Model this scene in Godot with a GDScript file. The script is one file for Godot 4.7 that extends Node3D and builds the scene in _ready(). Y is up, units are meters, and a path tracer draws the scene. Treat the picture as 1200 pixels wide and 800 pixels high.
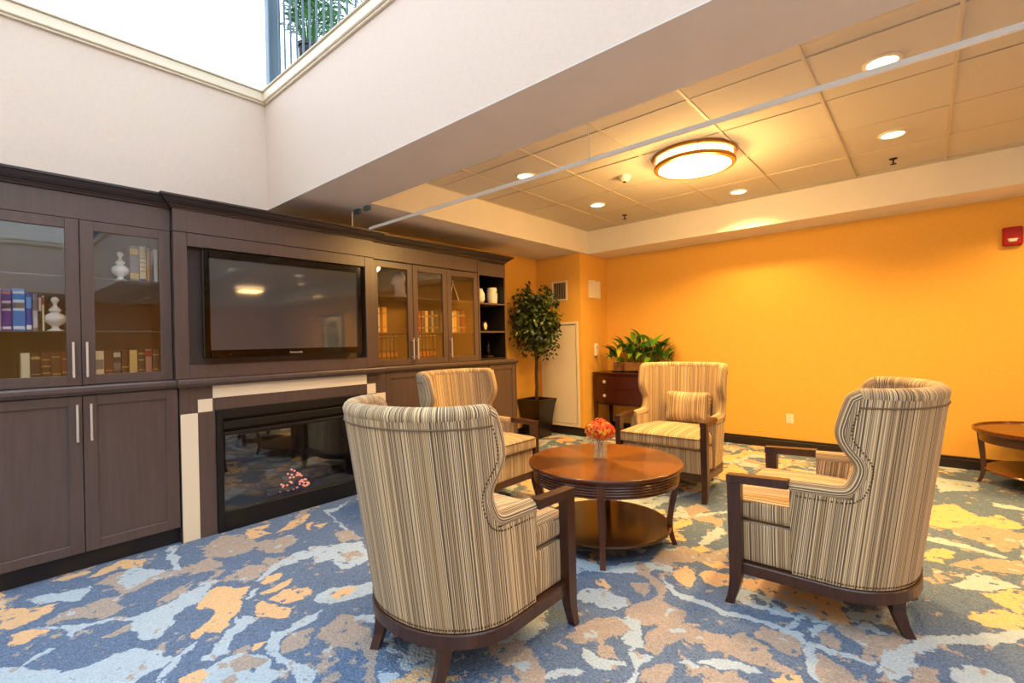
extends Node3D
# A lounge beside an atrium: dark built-in cabinets with a television and an electric fireplace, four striped wing chairs round a coffee table.

var M := {}              # materials
var rng := RandomNumberGenerator.new()

func _ready() -> void:
	rng.seed = 7
	# ---------- camera, sky, exposure
	var cam := Camera3D.new()
	cam.name = "camera"
	cam.fov = rad_to_deg(2.0 * atan(400.0 / 560.0))
	cam.near = 0.05
	cam.far = 200.0
	cam.transform = Transform3D(Basis.from_euler(Vector3(deg_to_rad(0.13), deg_to_rad(40.85), deg_to_rad(-1.39)), EULER_ORDER_YXZ), Vector3(0, 1.25, 0))
	add_child(cam)
	cam.current = true
	var env := Environment.new()
	env.background_mode = Environment.BG_SKY
	var sky := Sky.new()
	var sm := ProceduralSkyMaterial.new()
	sm.sky_top_color = Color(0.86, 0.93, 1.0)
	sm.sky_horizon_color = Color(0.95, 0.97, 1.0)
	sm.sky_curve = 0.2
	sm.ground_bottom_color = Color(0.45, 0.45, 0.44)
	sm.ground_horizon_color = Color(0.8, 0.82, 0.84)
	sm.sun_angle_max = 1.0
	sky.sky_material = sm
	env.sky = sky
	env.background_energy_multiplier = SKY_ENERGY
	env.tonemap_mode = Environment.TONE_MAPPER_LINEAR
	env.tonemap_exposure = EXPOSURE
	env.sdfgi_enabled = true
	env.ssao_enabled = true
	env.ssil_enabled = true
	var we := WorldEnvironment.new()
	we.name = "world_environment"
	we.environment = env
	add_child(we)
	# ---------- materials, setting, things
	make_materials()
	build_room()
	build_ceiling()
	build_atrium()
	build_lamps()
	build_cabinets()
	build_fireplace()
	build_television()
	build_chairs()
	build_coffee_table()
	build_side_furniture()
	build_plants()
	build_wall_devices()
	build_shelf_contents()

const SKY_ENERGY := 4.6
const EXPOSURE := 1.0
const LAMP_COLOR := Color(1.0, 0.78, 0.46)
const DOWN_ENERGY := 4.6
const OVAL_ENERGY := 2.7

# =====================================================================================
# helpers
# =====================================================================================
func numbered(parent: Node, called: String) -> String:
	if not parent.has_node(NodePath(called)):
		return called
	var k := 1
	while parent.has_node(NodePath("%s_%03d" % [called, k])):
		k += 1
	return "%s_%03d" % [called, k]

func thing(called: String, label: String, category: String, at := Vector3.ZERO, turn := 0.0, group := "") -> Node3D:
	var o := Node3D.new()
	o.name = numbered(self, called)
	add_child(o, true)
	o.position = at
	o.rotation.y = turn
	tag(o, label, category, group)
	return o

func tag(o: Node3D, label: String, category := "", group := "", kind := "") -> Node3D:
	if label != "":
		o.set_meta("label", label)
	if category != "":
		o.set_meta("category", category)
	if group != "":
		o.set_meta("group", group)
	if kind != "":
		o.set_meta("kind", kind)
	return o

# one mesh as a part of a thing. world = the mesh is given in world coordinates
func part(parent: Node3D, called: String, mesh, m: Material, world := false, label := "") -> MeshInstance3D:
	var o := MeshInstance3D.new()
	o.name = numbered(parent, called)
	o.mesh = mesh.commit() if mesh is SurfaceTool else mesh
	o.material_override = m
	parent.add_child(o, true)
	if world:
		o.position = -parent.position
	if label != "":
		o.set_meta("label", label)
	return o

func struct(called: String, mesh, m: Material, parent: Node3D = null) -> MeshInstance3D:
	var o := part(self if parent == null else parent, called, mesh, m)
	if parent == null:
		o.set_meta("kind", "structure")
	return o

func begin() -> SurfaceTool:
	var st := SurfaceTool.new()
	st.begin(Mesh.PRIMITIVE_TRIANGLES)
	return st

func tri(st: SurfaceTool, a: Vector3, b: Vector3, c: Vector3, na: Vector3, nb: Vector3, nc: Vector3, ua := Vector2.ZERO, ub := Vector2.ZERO, uc := Vector2.ZERO) -> void:
	if (b - a).cross(c - a).dot(na + nb + nc) > 0.0:
		var t := b; b = c; c = t
		t = nb; nb = nc; nc = t
		var u := ub; ub = uc; uc = u
	st.set_normal(na); st.set_uv(ua); st.add_vertex(a)
	st.set_normal(nb); st.set_uv(ub); st.add_vertex(b)
	st.set_normal(nc); st.set_uv(uc); st.add_vertex(c)

func quad(st: SurfaceTool, a: Vector3, b: Vector3, c: Vector3, d: Vector3, n: Vector3, u0 := Vector2.ZERO, u1 := Vector2.ZERO, u2 := Vector2.ZERO, u3 := Vector2.ZERO) -> void:
	tri(st, a, b, c, n, n, n, u0, u1, u2)
	tri(st, a, c, d, n, n, n, u0, u2, u3)

# a box from corner lo to corner hi with chamfered edges
func rbox(st: SurfaceTool, lo: Vector3, hi: Vector3, bevel := 0.003) -> SurfaceTool:
	var c := (lo + hi) * 0.5
	var h := (hi - lo).abs() * 0.5
	var b: float = minf(bevel, minf(h.x, minf(h.y, h.z)) * 0.9)
	var ax := [Vector3.RIGHT, Vector3.UP, Vector3.BACK]
	var hh := [h.x, h.y, h.z]
	for i in 3:
		var j := (i + 1) % 3
		var k := (i + 2) % 3
		for s in [-1.0, 1.0]:
			var n: Vector3 = ax[i] * s
			var o: Vector3 = c + n * hh[i]
			var p: Vector3 = ax[j] * (hh[j] - b)
			var q: Vector3 = ax[k] * (hh[k] - b)
			quad(st, o - p - q, o + p - q, o + p + q, o - p + q, n, Vector2(0, 0), Vector2(1, 0), Vector2(1, 1), Vector2(0, 1))
	if b <= 0.0:
		return st
	for i in 3:
		var j := (i + 1) % 3
		var k := (i + 2) % 3
		for s in [-1.0, 1.0]:
			for t in [-1.0, 1.0]:
				var e: Vector3 = ax[k] * (hh[k] - b)
				var p1: Vector3 = c + ax[i] * s * hh[i] + ax[j] * t * (hh[j] - b)
				var p2: Vector3 = c + ax[i] * s * (hh[i] - b) + ax[j] * t * hh[j]
				quad(st, p1 - e, p1 + e, p2 + e, p2 - e, (ax[i] * s + ax[j] * t).normalized())
	for sx in [-1.0, 1.0]:
		for sy in [-1.0, 1.0]:
			for sz in [-1.0, 1.0]:
				var s := Vector3(sx, sy, sz)
				var n := s.normalized()
				tri(st, c + s * Vector3(h.x, h.y - b, h.z - b), c + s * Vector3(h.x - b, h.y, h.z - b), c + s * Vector3(h.x - b, h.y - b, h.z), n, n, n)
	return st

func box(lo: Vector3, hi: Vector3, bevel := 0.003) -> SurfaceTool:
	return rbox(begin(), lo, hi, bevel)

func slab(x0: float, x1: float, y0: float, y1: float, z0: float, z1: float, bevel := 0.0) -> SurfaceTool:
	return rbox(begin(), Vector3(x0, y0, z0), Vector3(x1, y1, z1), bevel)

# a surface of revolution: profile of (radius, height); crease keeps the corners of the profile sharp
func lathe(st: SurfaceTool, prof: Array, seg := 32, c := Vector3.ZERO, crease := true, sx := 1.0, sz := 1.0) -> SurfaceTool:
	var n := prof.size()
	var nn := []
	for i in n - 1:
		var d: Vector2 = prof[i + 1] - prof[i]
		nn.append(Vector2(d.y, -d.x).normalized())
	for i in n - 1:
		if (prof[i] - prof[i + 1]).length() < 1e-6:
			continue
		var n0: Vector2 = nn[i]
		var n1: Vector2 = nn[i]
		if not crease:
			if i > 0: n0 = (nn[i] + nn[i - 1]).normalized()
			if i < n - 2: n1 = (nn[i] + nn[i + 1]).normalized()
		for k in seg:
			var a0 := TAU * k / seg
			var a1 := TAU * (k + 1) / seg
			var d0 := Vector3(cos(a0), 0, sin(a0))
			var d1 := Vector3(cos(a1), 0, sin(a1))
			var P := func(d: Vector3, q: Vector2) -> Vector3: return c + Vector3(d.x * q.x * sx, q.y, d.z * q.x * sz)
			var N := func(d: Vector3, q: Vector2) -> Vector3: return Vector3(d.x * q.x / sx, q.y, d.z * q.x / sz).normalized()
			var u0 := Vector2(float(k) / seg, float(i) / n)
			var u1 := Vector2(float(k + 1) / seg, float(i) / n)
			var u2 := Vector2(float(k + 1) / seg, float(i + 1) / n)
			var u3 := Vector2(float(k) / seg, float(i + 1) / n)
			if prof[i].x > 1e-5:
				tri(st, P.call(d0, prof[i]), P.call(d1, prof[i]), P.call(d1, prof[i + 1]), N.call(d0, n0), N.call(d1, n0), N.call(d1, n1), u0, u1, u2)
			if prof[i + 1].x > 1e-5:
				tri(st, P.call(d0, prof[i]), P.call(d1, prof[i + 1]), P.call(d0, prof[i + 1]), N.call(d0, n0), N.call(d1, n1), N.call(d0, n1), u0, u2, u3)
	return st

# a round tube along points; r is a number or an array of radii. along = stripes run along the tube (u across), else u follows the length
func tube(st: SurfaceTool, pts: Array, r, seg := 8, caps := true, closed := false, along = false, u_base := 0.0) -> SurfaceTool:
	var n := pts.size()
	var rings := []
	var norms := []
	var up := Vector3.UP
	var prev_t := Vector3.ZERO
	var len_at := 0.0
	var lens := []
	for i in n:
		var a: Vector3 = pts[(i - 1 + n) % n] if (i > 0 or closed) else pts[0]
		var b: Vector3 = pts[(i + 1) % n] if (i < n - 1 or closed) else pts[n - 1]
		var t := (b - a).normalized()
		if i == 0:
			up = Vector3.UP if absf(t.y) < 0.9 else Vector3.RIGHT
			up = (up - t * up.dot(t)).normalized()
		else:
			up = (up - t * up.dot(t)).normalized()
			len_at += (pts[i] - pts[i - 1]).length()
		prev_t = t
		lens.append(len_at)
		var side := t.cross(up).normalized()
		var rr: float = r[i] if r is Array else r
		var ring := []
		var nr := []
		for k in seg + 1:
			var an := TAU * k / seg
			var d := up * cos(an) + side * sin(an)
			nr.append(d)
			ring.append(pts[i] + d * rr)
		rings.append(ring)
		norms.append(nr)
	var m := n if closed else n - 1
	for i in m:
		var j := (i + 1) % n
		var r0: float = r[i] if r is Array else r
		for k in seg:
			var l1: float = lens[j] if j > 0 else lens[n - 1] + (pts[0] - pts[n - 1]).length()
			var u0: Vector2
			var u1: Vector2
			var u2: Vector2
			var u3: Vector2
			if along[i] if along is Array else along:
				var w0 := u_base + TAU * r0 * k / seg * 2.0
				var w1 := u_base + TAU * r0 * (k + 1) / seg * 2.0
				u0 = Vector2(w0, lens[i] * 2.0); u1 = Vector2(w1, lens[i] * 2.0); u2 = Vector2(w1, l1 * 2.0); u3 = Vector2(w0, l1 * 2.0)
			else:
				u0 = Vector2(u_base + lens[i] * 2.0, float(k) / seg); u1 = Vector2(u_base + lens[i] * 2.0, float(k + 1) / seg)
				u2 = Vector2(u_base + l1 * 2.0, float(k + 1) / seg); u3 = Vector2(u_base + l1 * 2.0, float(k) / seg)
			tri(st, rings[i][k], rings[i][k + 1], rings[j][k + 1], norms[i][k], norms[i][k + 1], norms[j][k + 1], u0, u1, u2)
			tri(st, rings[i][k], rings[j][k + 1], rings[j][k], norms[i][k], norms[j][k + 1], norms[j][k], u0, u2, u3)
	if caps and not closed:
		for e in [0, n - 1]:
			var t: Vector3 = (pts[0] - pts[1]).normalized() if e == 0 else (pts[n - 1] - pts[n - 2]).normalized()
			for k in seg:
				tri(st, pts[e], rings[e][k], rings[e][k + 1], t, t, t)
	return st

# horizontal or upright sections (arrays of points) joined by flat faces
func loft(st: SurfaceTool, secs: Array, caps := true) -> SurfaceTool:
	var m: int = secs[0].size()
	for i in secs.size() - 1:
		var ca := Vector3.ZERO
		for p in secs[i] + secs[i + 1]: ca += p
		ca /= m * 2.0
		for k in m:
			var a: Vector3 = secs[i][k]
			var b: Vector3 = secs[i][(k + 1) % m]
			var c: Vector3 = secs[i + 1][(k + 1) % m]
			var d: Vector3 = secs[i + 1][k]
			var n := (c - a).cross(d - b).normalized()
			if n.dot((a + b + c + d) * 0.25 - ca) < 0.0: n = -n
			quad(st, a, b, c, d, n, Vector2(float(k) / m, i), Vector2(float(k + 1) / m, i), Vector2(float(k + 1) / m, i + 1), Vector2(float(k) / m, i + 1))
	if caps:
		for e in [0, secs.size() - 1]:
			var s: Array = secs[e]
			var o: Array = secs[1] if e == 0 else secs[e - 1]
			var n: Vector3 = (s[1] - s[0]).cross(s[2] - s[0]).normalized()
			if n.dot(s[0] - o[0]) < 0.0: n = -n
			for k in range(1, m - 1):
				tri(st, s[0], s[k], s[k + 1], n, n, n)
	return st

func sec(c: Vector3, sx: float, sz: float, turn := 0.0) -> Array:
	var r := []
	for q in [Vector2(-1, -1), Vector2(1, -1), Vector2(1, 1), Vector2(-1, 1)]:
		var v := Vector3(q.x * sx * 0.5, 0, q.y * sz * 0.5).rotated(Vector3.UP, turn)
		r.append(c + v)
	return r

# a smooth grid of points (rows of equal length) with uv rows
func grid(st: SurfaceTool, P: Array, U: Array, outward: Callable) -> SurfaceTool:
	var nr := P.size()
	var nc: int = P[0].size()
	var N := []
	for i in nr:
		var row := []
		for j in nc:
			var du: Vector3 = P[i][mini(j + 1, nc - 1)] - P[i][maxi(j - 1, 0)]
			var dv: Vector3 = P[mini(i + 1, nr - 1)][j] - P[maxi(i - 1, 0)][j]
			var n := du.cross(dv).normalized()
			if n.dot(outward.call(P[i][j])) < 0.0: n = -n
			row.append(n)
		N.append(row)
	for i in nr - 1:
		for j in nc - 1:
			tri(st, P[i][j], P[i][j + 1], P[i + 1][j + 1], N[i][j], N[i][j + 1], N[i + 1][j + 1], U[i][j], U[i][j + 1], U[i + 1][j + 1])
			tri(st, P[i][j], P[i + 1][j + 1], P[i + 1][j], N[i][j], N[i + 1][j + 1], N[i + 1][j], U[i][j], U[i + 1][j + 1], U[i + 1][j])
	return st

# an upholstered block: rounded edges, crowned top; stripes run front to back and down the front
func soft_box(st: SurfaceTool, c: Vector3, size: Vector3, r: float, crown: float, n := 10, pinch := 0.0, taper := 0.0) -> SurfaceTool:
	var h := size * 0.5
	var core := h - Vector3(r, r, r)
	var ax := [Vector3.RIGHT, Vector3.UP, Vector3.BACK]
	for i in 3:
		var j := (i + 1) % 3
		var k := (i + 2) % 3
		for s in [-1.0, 1.0]:
			var P := []
			var U := []
			for a in n + 1:
				var row := []
				var ur := []
				for b in n + 1:
					# denser towards the edges
					var p := sin((float(a) / n - 0.5) * PI)
					var q := sin((float(b) / n - 0.5) * PI)
					var v: Vector3 = (ax[i] * s + ax[j] * p + ax[k] * q) * h
					var inner := Vector3(clampf(v.x, -core.x, core.x), clampf(v.y, -core.y, core.y), clampf(v.z, -core.z, core.z))
					var d := v - inner
					var w := inner + (d.normalized() * r if d.length() > 1e-6 else Vector3.ZERO)
					var fx := w.x / h.x
					var fz := w.z / h.z
					if crown > 0.0 and w.y > 0.0:
						w.y += crown * (1.0 - fx * fx) * (1.0 - fz * fz) * (w.y / h.y)
					if pinch > 0.0:
						var e := maxf(absf(fx), absf(fz))
						w.y *= 1.0 - pinch * pow(e, 3.0)
						var cor := absf(fx) * absf(fz)
						w.x *= 1.0 + 0.05 * pow(cor, 3.0) - 0.03 * (1.0 - fz * fz) * absf(fx)
						w.z *= 1.0 + 0.05 * pow(cor, 3.0) - 0.03 * (1.0 - fx * fx) * absf(fz)
					if taper > 0.0:
						w.x *= 1.0 - taper * clampf(-fz, 0.0, 1.0)
					row.append(c + w)
					ur.append(Vector2(w.x * 2.0, (w.y + w.z) * 2.0) if i != 0 else Vector2(w.z * 2.0, w.y * 2.0))
				P.append(row)
				U.append(ur)
			grid(st, P, U, func(q: Vector3) -> Vector3: return q - c)
	return st

func smooth_path(pts: Array, per := 6) -> Array:
	var out := []
	var n := pts.size()
	for i in n - 1:
		var a = pts[maxi(i - 1, 0)]
		var b = pts[i]
		var c = pts[i + 1]
		var d = pts[mini(i + 2, n - 1)]
		for k in per:
			var t := float(k) / per
			out.append(0.5 * ((2.0 * b) + (c - a) * t + (2.0 * a - 5.0 * b + 4.0 * c - d) * t * t + (3.0 * b - a - 3.0 * c + d) * t * t * t))
	out.append(pts[n - 1])
	return out

func text(st_parent: Node3D, called: String, words: String, size: float, depth: float, m: Material, xf: Transform3D, bold := false) -> MeshInstance3D:
	var tm := TextMesh.new()
	tm.text = words
	var f := SystemFont.new()
	f.font_names = PackedStringArray(["Droid Sans"])
	if bold: f.font_weight = 700
	tm.font = f
	tm.font_size = 32
	tm.pixel_size = size / 32.0
	tm.depth = depth
	var o := MeshInstance3D.new()
	o.name = numbered(st_parent, called)
	o.mesh = tm
	o.material_override = m
	st_parent.add_child(o, true)
	o.transform = xf
	return o

# =====================================================================================
# materials and computed textures
# =====================================================================================
func mat(c: Color, rough := 0.6, metal := 0.0, spec := 0.5) -> StandardMaterial3D:
	var m := StandardMaterial3D.new()
	m.albedo_color = c
	m.roughness = rough
	m.metallic = metal
	m.metallic_specular = spec
	return m

func noise(freq: float, seed_: int, oct := 4) -> FastNoiseLite:
	var n := FastNoiseLite.new()
	n.noise_type = FastNoiseLite.TYPE_SIMPLEX_SMOOTH
	n.frequency = freq
	n.seed = seed_
	n.fractal_octaves = oct
	return n

func tex(img: Image) -> ImageTexture:
	return ImageTexture.create_from_image(img)

# long grain running along V
func grain_image(dark: Color, light: Color, seed_: int, w := 256, h := 512, across := 0.06, along := 0.004) -> Image:
	var a := noise(1.0, seed_, 4)
	var b := noise(1.0, seed_ + 9, 2)
	var img := Image.create(w, h, false, Image.FORMAT_RGB8)
	for y in h:
		for x in w:
			var t := 0.5 + 0.55 * a.get_noise_2d(x * across, y * along) + 0.22 * b.get_noise_2d(x * across * 5.0, y * along * 2.0)
			img.set_pixel(x, y, dark.lerp(light, clampf(t, 0.0, 1.0)))
	return img

func triplanar(m: StandardMaterial3D, s: Vector3, world := false) -> StandardMaterial3D:
	m.uv1_triplanar = true
	m.uv1_world_triplanar = world
	m.uv1_scale = s
	m.uv1_triplanar_sharpness = 8.0
	return m

func wood(dark: Color, light: Color, rough: float, seed_: int, s: Vector3) -> StandardMaterial3D:
	var m := mat(Color.WHITE, rough)
	m.albedo_texture = tex(grain_image(dark, light, seed_))
	return triplanar(m, s)

# woven wall covering: fine uneven threads, mostly level
func grasscloth(base: Color, var_: float, seed_: int) -> StandardMaterial3D:
	var a := noise(1.0, seed_, 3)
	var b := noise(1.0, seed_ + 3, 3)
	var img := Image.create(512, 512, false, Image.FORMAT_RGB8)
	var bump := Image.create(512, 512, false, Image.FORMAT_L8)
	for y in 512:
		for x in 512:
			var t := a.get_noise_2d(x * 0.03, y * 0.55) * 0.7 + b.get_noise_2d(x * 0.45, y * 0.02) * 0.35
			var f := 1.0 + var_ * t
			img.set_pixel(x, y, Color(base.r * f, base.g * f, base.b * f))
			bump.set_pixel(x, y, Color(0.5 + 0.4 * t, 0, 0))
	bump.bump_map_to_normal_map(1.5)
	var m := mat(Color.WHITE, 0.75, 0.0, 0.3)
	m.albedo_texture = tex(img)
	m.normal_enabled = true
	m.normal_texture = tex(bump)
	m.normal_scale = 0.25
	return triplanar(m, Vector3(1.1, 1.1, 1.1), true)

func stripe_image() -> Image:
	var r := RandomNumberGenerator.new()
	r.seed = 21
	var w := 1024
	var tones := [Color(0.77, 0.67, 0.51), Color(0.70, 0.59, 0.43), Color(0.92, 0.84, 0.68), Color(0.49, 0.42, 0.345), Color(0.32, 0.255, 0.205), Color(0.62, 0.54, 0.44)]
	var odds := [0.20, 0.16, 0.15, 0.22, 0.17, 0.10]
	var img := Image.create(w, 64, false, Image.FORMAT_RGB8)
	var x := 0
	var last := -1
	while x < w:
		var k := 0
		while true:
			var p := r.randf()
			k = 0
			while k < 5 and p > odds[k]:
				p -= odds[k]
				k += 1
			if k != last: break
		last = k
		var wd: int = r.randi_range(3, 8) if k != 2 else r.randi_range(3, 6)
		if k == 4: wd = r.randi_range(2, 6)
		for i in wd:
			if x + i < w:
				for y in 64:
					var f := 1.0 + 0.03 * (r.randf() - 0.5)
					var c: Color = tones[k]
					img.set_pixel(x + i, y, Color(c.r * f, c.g * f, c.b * f))
		x += wd
	return img

func cloth_bump(seed_: int) -> ImageTexture:
	var r := RandomNumberGenerator.new()
	r.seed = seed_
	var img := Image.create(256, 256, false, Image.FORMAT_L8)
	for y in 256:
		for x in 256:
			img.set_pixel(x, y, Color(0.5 + 0.3 * (r.randf() - 0.5) + (0.12 if (x + y) % 4 < 2 else -0.12), 0, 0))
	img.bump_map_to_normal_map(2.0)
	return tex(img)

# mottled plain colour
func mottled(c: Color, v: float, freq: float, seed_: int, rough: float, s: Vector3, world := false) -> StandardMaterial3D:
	var a := noise(freq, seed_, 4)
	var im := a.get_seamless_image(256, 256)
	var img := Image.create(256, 256, false, Image.FORMAT_RGB8)
	for y in 256:
		for x in 256:
			var f := 1.0 + v * (im.get_pixel(x, y).r - 0.5) * 2.0
			img.set_pixel(x, y, Color(c.r * f, c.g * f, c.b * f))
	var m := mat(Color.WHITE, rough)
	m.albedo_texture = tex(img)
	return triplanar(m, s, world)

func tile_material(c: Color) -> StandardMaterial3D:
	var r := RandomNumberGenerator.new()
	r.seed = 5
	var img := Image.create(512, 512, false, Image.FORMAT_RGB8)
	var bump := Image.create(512, 512, false, Image.FORMAT_L8)
	var a := noise(0.12, 4, 3)
	for y in 512:
		for x in 512:
			var t := a.get_noise_2d(x, y) + 0.5 * (r.randf() - 0.5)
			var pit := t > 0.42
			var f := (0.93 if pit else 1.0) + 0.03 * (r.randf() - 0.5)
			img.set_pixel(x, y, Color(c.r * f, c.g * f, c.b * f))
			bump.set_pixel(x, y, Color(0.2 if pit else 0.7, 0, 0))
	bump.bump_map_to_normal_map(2.0)
	var m := mat(Color.WHITE, 0.9, 0.0, 0.2)
	m.albedo_texture = tex(img)
	m.normal_enabled = true
	m.normal_texture = tex(bump)
	m.normal_scale = 0.3
	return triplanar(m, Vector3(1.6, 1.6, 1.6), true)

func glow(c: Color, e: float) -> StandardMaterial3D:
	var m := mat(Color(0.9, 0.88, 0.82), 0.5)
	m.emission_enabled = true
	m.emission = c
	m.emission_energy_multiplier = e
	return m

func pane(c: Color, a: float, rough := 0.02, spec := 0.5) -> StandardMaterial3D:
	var m := mat(Color(c.r, c.g, c.b, a), rough, 0.0, spec)
	m.transparency = BaseMaterial3D.TRANSPARENCY_ALPHA
	return m

func table_top_image() -> Image:
	# eight veneer wedges, the grain of each running out from the middle
	var a := noise(1.0, 31, 4)
	var img := Image.create(768, 768, false, Image.FORMAT_RGB8)
	var dark := Color(0.26, 0.12, 0.04)
	var light := Color(0.56, 0.315, 0.115)
	for y in 768:
		for x in 768:
			var p := Vector2(x - 383.5, y - 383.5)
			var r := p.length()
			var an := fposmod(p.angle() + PI / 8.0, TAU)
			var k := int(an / (TAU / 8.0))
			var mid := (k + 0.5) * TAU / 8.0 - PI / 8.0
			var q := p.rotated(-mid)
			var t := 0.5 + 0.5 * a.get_noise_2d(q.x * 0.012 + k * 40.0, q.y * 0.11)
			t += 0.22 if k % 2 == 0 else -0.22
			var c := dark.lerp(light, clampf(t, 0.0, 1.0))
			var edge := absf(fposmod(an, TAU / 8.0) - 0.0) * r
			if edge < 1.0: c = c.darkened(0.25)
			if r > 352.0 and r < 356.0: c = c.darkened(0.3)
			img.set_pixel(x, y, c)
	return img

func make_materials() -> void:
	M.carpet = carpet_material()
	M.paper = grasscloth(Color(0.86, 0.79, 0.73), 0.05, 11)
	M.gold = grasscloth(Color(0.86, 0.66, 0.305), 0.06, 17)
	M.paint = mottled(Color(0.86, 0.845, 0.815), 0.015, 0.01, 2, 0.7, Vector3.ONE, true)
	M.cream = mat(Color(0.90, 0.85, 0.75), 0.5)
	M.tile = tile_material(Color(0.775, 0.755, 0.70))
	M.tbar = mat(Color(0.74, 0.70, 0.62), 0.6)
	M.espresso = wood(Color(0.315, 0.258, 0.240), Color(0.365, 0.303, 0.284), 0.32, 3, Vector3(1.6, 0.9, 1.6))
	M.espresso_dark = mat(Color(0.115, 0.092, 0.088), 0.45)
	M.crown = mat(Color(0.205, 0.172, 0.17), 0.35)
	M.cabinet_inside = wood(Color(0.23, 0.175, 0.14), Color(0.30, 0.23, 0.185), 0.55, 8, Vector3(1.6, 0.9, 1.6))
	M.baseboard = mat(Color(0.115, 0.075, 0.055), 0.4)
	M.chair_wood = wood(Color(0.20, 0.112, 0.082), Color(0.30, 0.178, 0.132), 0.3, 13, Vector3(3, 1.2, 3))
	M.table_wood = wood(Color(0.27, 0.135, 0.065), Color(0.36, 0.19, 0.09), 0.2, 15, Vector3(2, 1.2, 2))
	M.shelf_wood = mat(Color(0.25, 0.145, 0.07), 0.16)
	M.console_wood = wood(Color(0.19, 0.075, 0.045), Color(0.30, 0.125, 0.075), 0.25, 19, Vector3(4, 1.0, 4))
	var tt := mat(Color.WHITE, 0.26)
	tt.albedo_texture = tex(table_top_image())
	tt.clearcoat_enabled = true
	tt.clearcoat = 0.35
	tt.clearcoat_roughness = 0.12
	M.table_top = tt
	var f := mat(Color.WHITE, 0.85, 0.0, 0.25)
	f.albedo_texture = tex(stripe_image())
	f.normal_enabled = true
	f.normal_texture = cloth_bump(3)
	f.normal_scale = 0.2
	f.rim_enabled = true
	f.rim = 0.2
	M.stripe = f
	M.piping = mat(Color(0.45, 0.37, 0.28), 0.8)
	M.brass_nail = mat(Color(0.38, 0.29, 0.20), 0.3, 0.8)
	M.steel = mat(Color(0.86, 0.84, 0.80), 0.35, 0.6)
	M.black = mat(Color(0.02, 0.02, 0.022), 0.35)
	M.black_metal = mat(Color(0.033, 0.033, 0.035), 0.42)
	M.gloss_black = mat(Color(0.012, 0.012, 0.014), 0.08)
	M.screen = mat(Color(0.22, 0.245, 0.265), 0.05, 0.0, 0.7)
	M.screen.clearcoat_enabled = true
	M.screen.clearcoat = 1.0
	M.screen.clearcoat_roughness = 0.04
	M.cabinet_glass = pane(Color(0.85, 0.86, 0.84), 0.0, 0.01, 0.5)
	M.shelf_glass = pane(Color(0.62, 0.74, 0.70), 0.10, 0.03)
	M.clear_glass = pane(Color(0.85, 0.9, 0.88), 0.02, 0.01)
	M.glass_edge = mat(Color(0.93, 0.93, 0.90), 0.25)
	M.fire_glass = pane(Color(0.80, 0.80, 0.80), 0.0, 0.02, 0.5)
	M.white_plastic = mat(Color(0.87, 0.84, 0.77), 0.4)
	M.white_panel = mat(Color(0.86, 0.82, 0.74), 0.5)
	M.vent_dark = mat(Color(0.10, 0.09, 0.08), 0.7)
	M.red = mat(Color(0.62, 0.03, 0.04), 0.35)
	M.dark_pot = mat(Color(0.095, 0.062, 0.05), 0.25)
	M.soil = mottled(Color(0.12, 0.085, 0.06), 0.5, 0.08, 8, 0.95, Vector3(6, 6, 6))
	M.bark = mottled(Color(0.33, 0.25, 0.18), 0.35, 0.06, 9, 0.9, Vector3(6, 2, 6))
	M.wicker = wood(Color(0.44, 0.29, 0.14), Color(0.66, 0.47, 0.26), 0.7, 23, Vector3(1.0, 9, 1.0))
	M.porcelain = mat(Color(0.88, 0.87, 0.83), 0.25)
	M.ring_gold = mat(Color(0.72, 0.50, 0.20), 0.3, 0.7)
	M.lamp_white = glow(Color(1.0, 0.86, 0.62), 8.0)
	M.down_glow = glow(Color(1.0, 0.9, 0.7), 6.0)
	M.rail_grey = mat(Color(0.34, 0.42, 0.48), 0.45, 0.2)
	M.pages = mat(Color(0.86, 0.78, 0.62), 0.85)

func leaf_material(c: Color, rough := 0.4) -> StandardMaterial3D:
	var m := mat(c, rough)
	m.backlight_enabled = true
	m.backlight = Color(c.r * 0.35, c.g * 0.35, c.b * 0.2)
	m.cull_mode = BaseMaterial3D.CULL_DISABLED
	m.vertex_color_use_as_albedo = true
	return m

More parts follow.
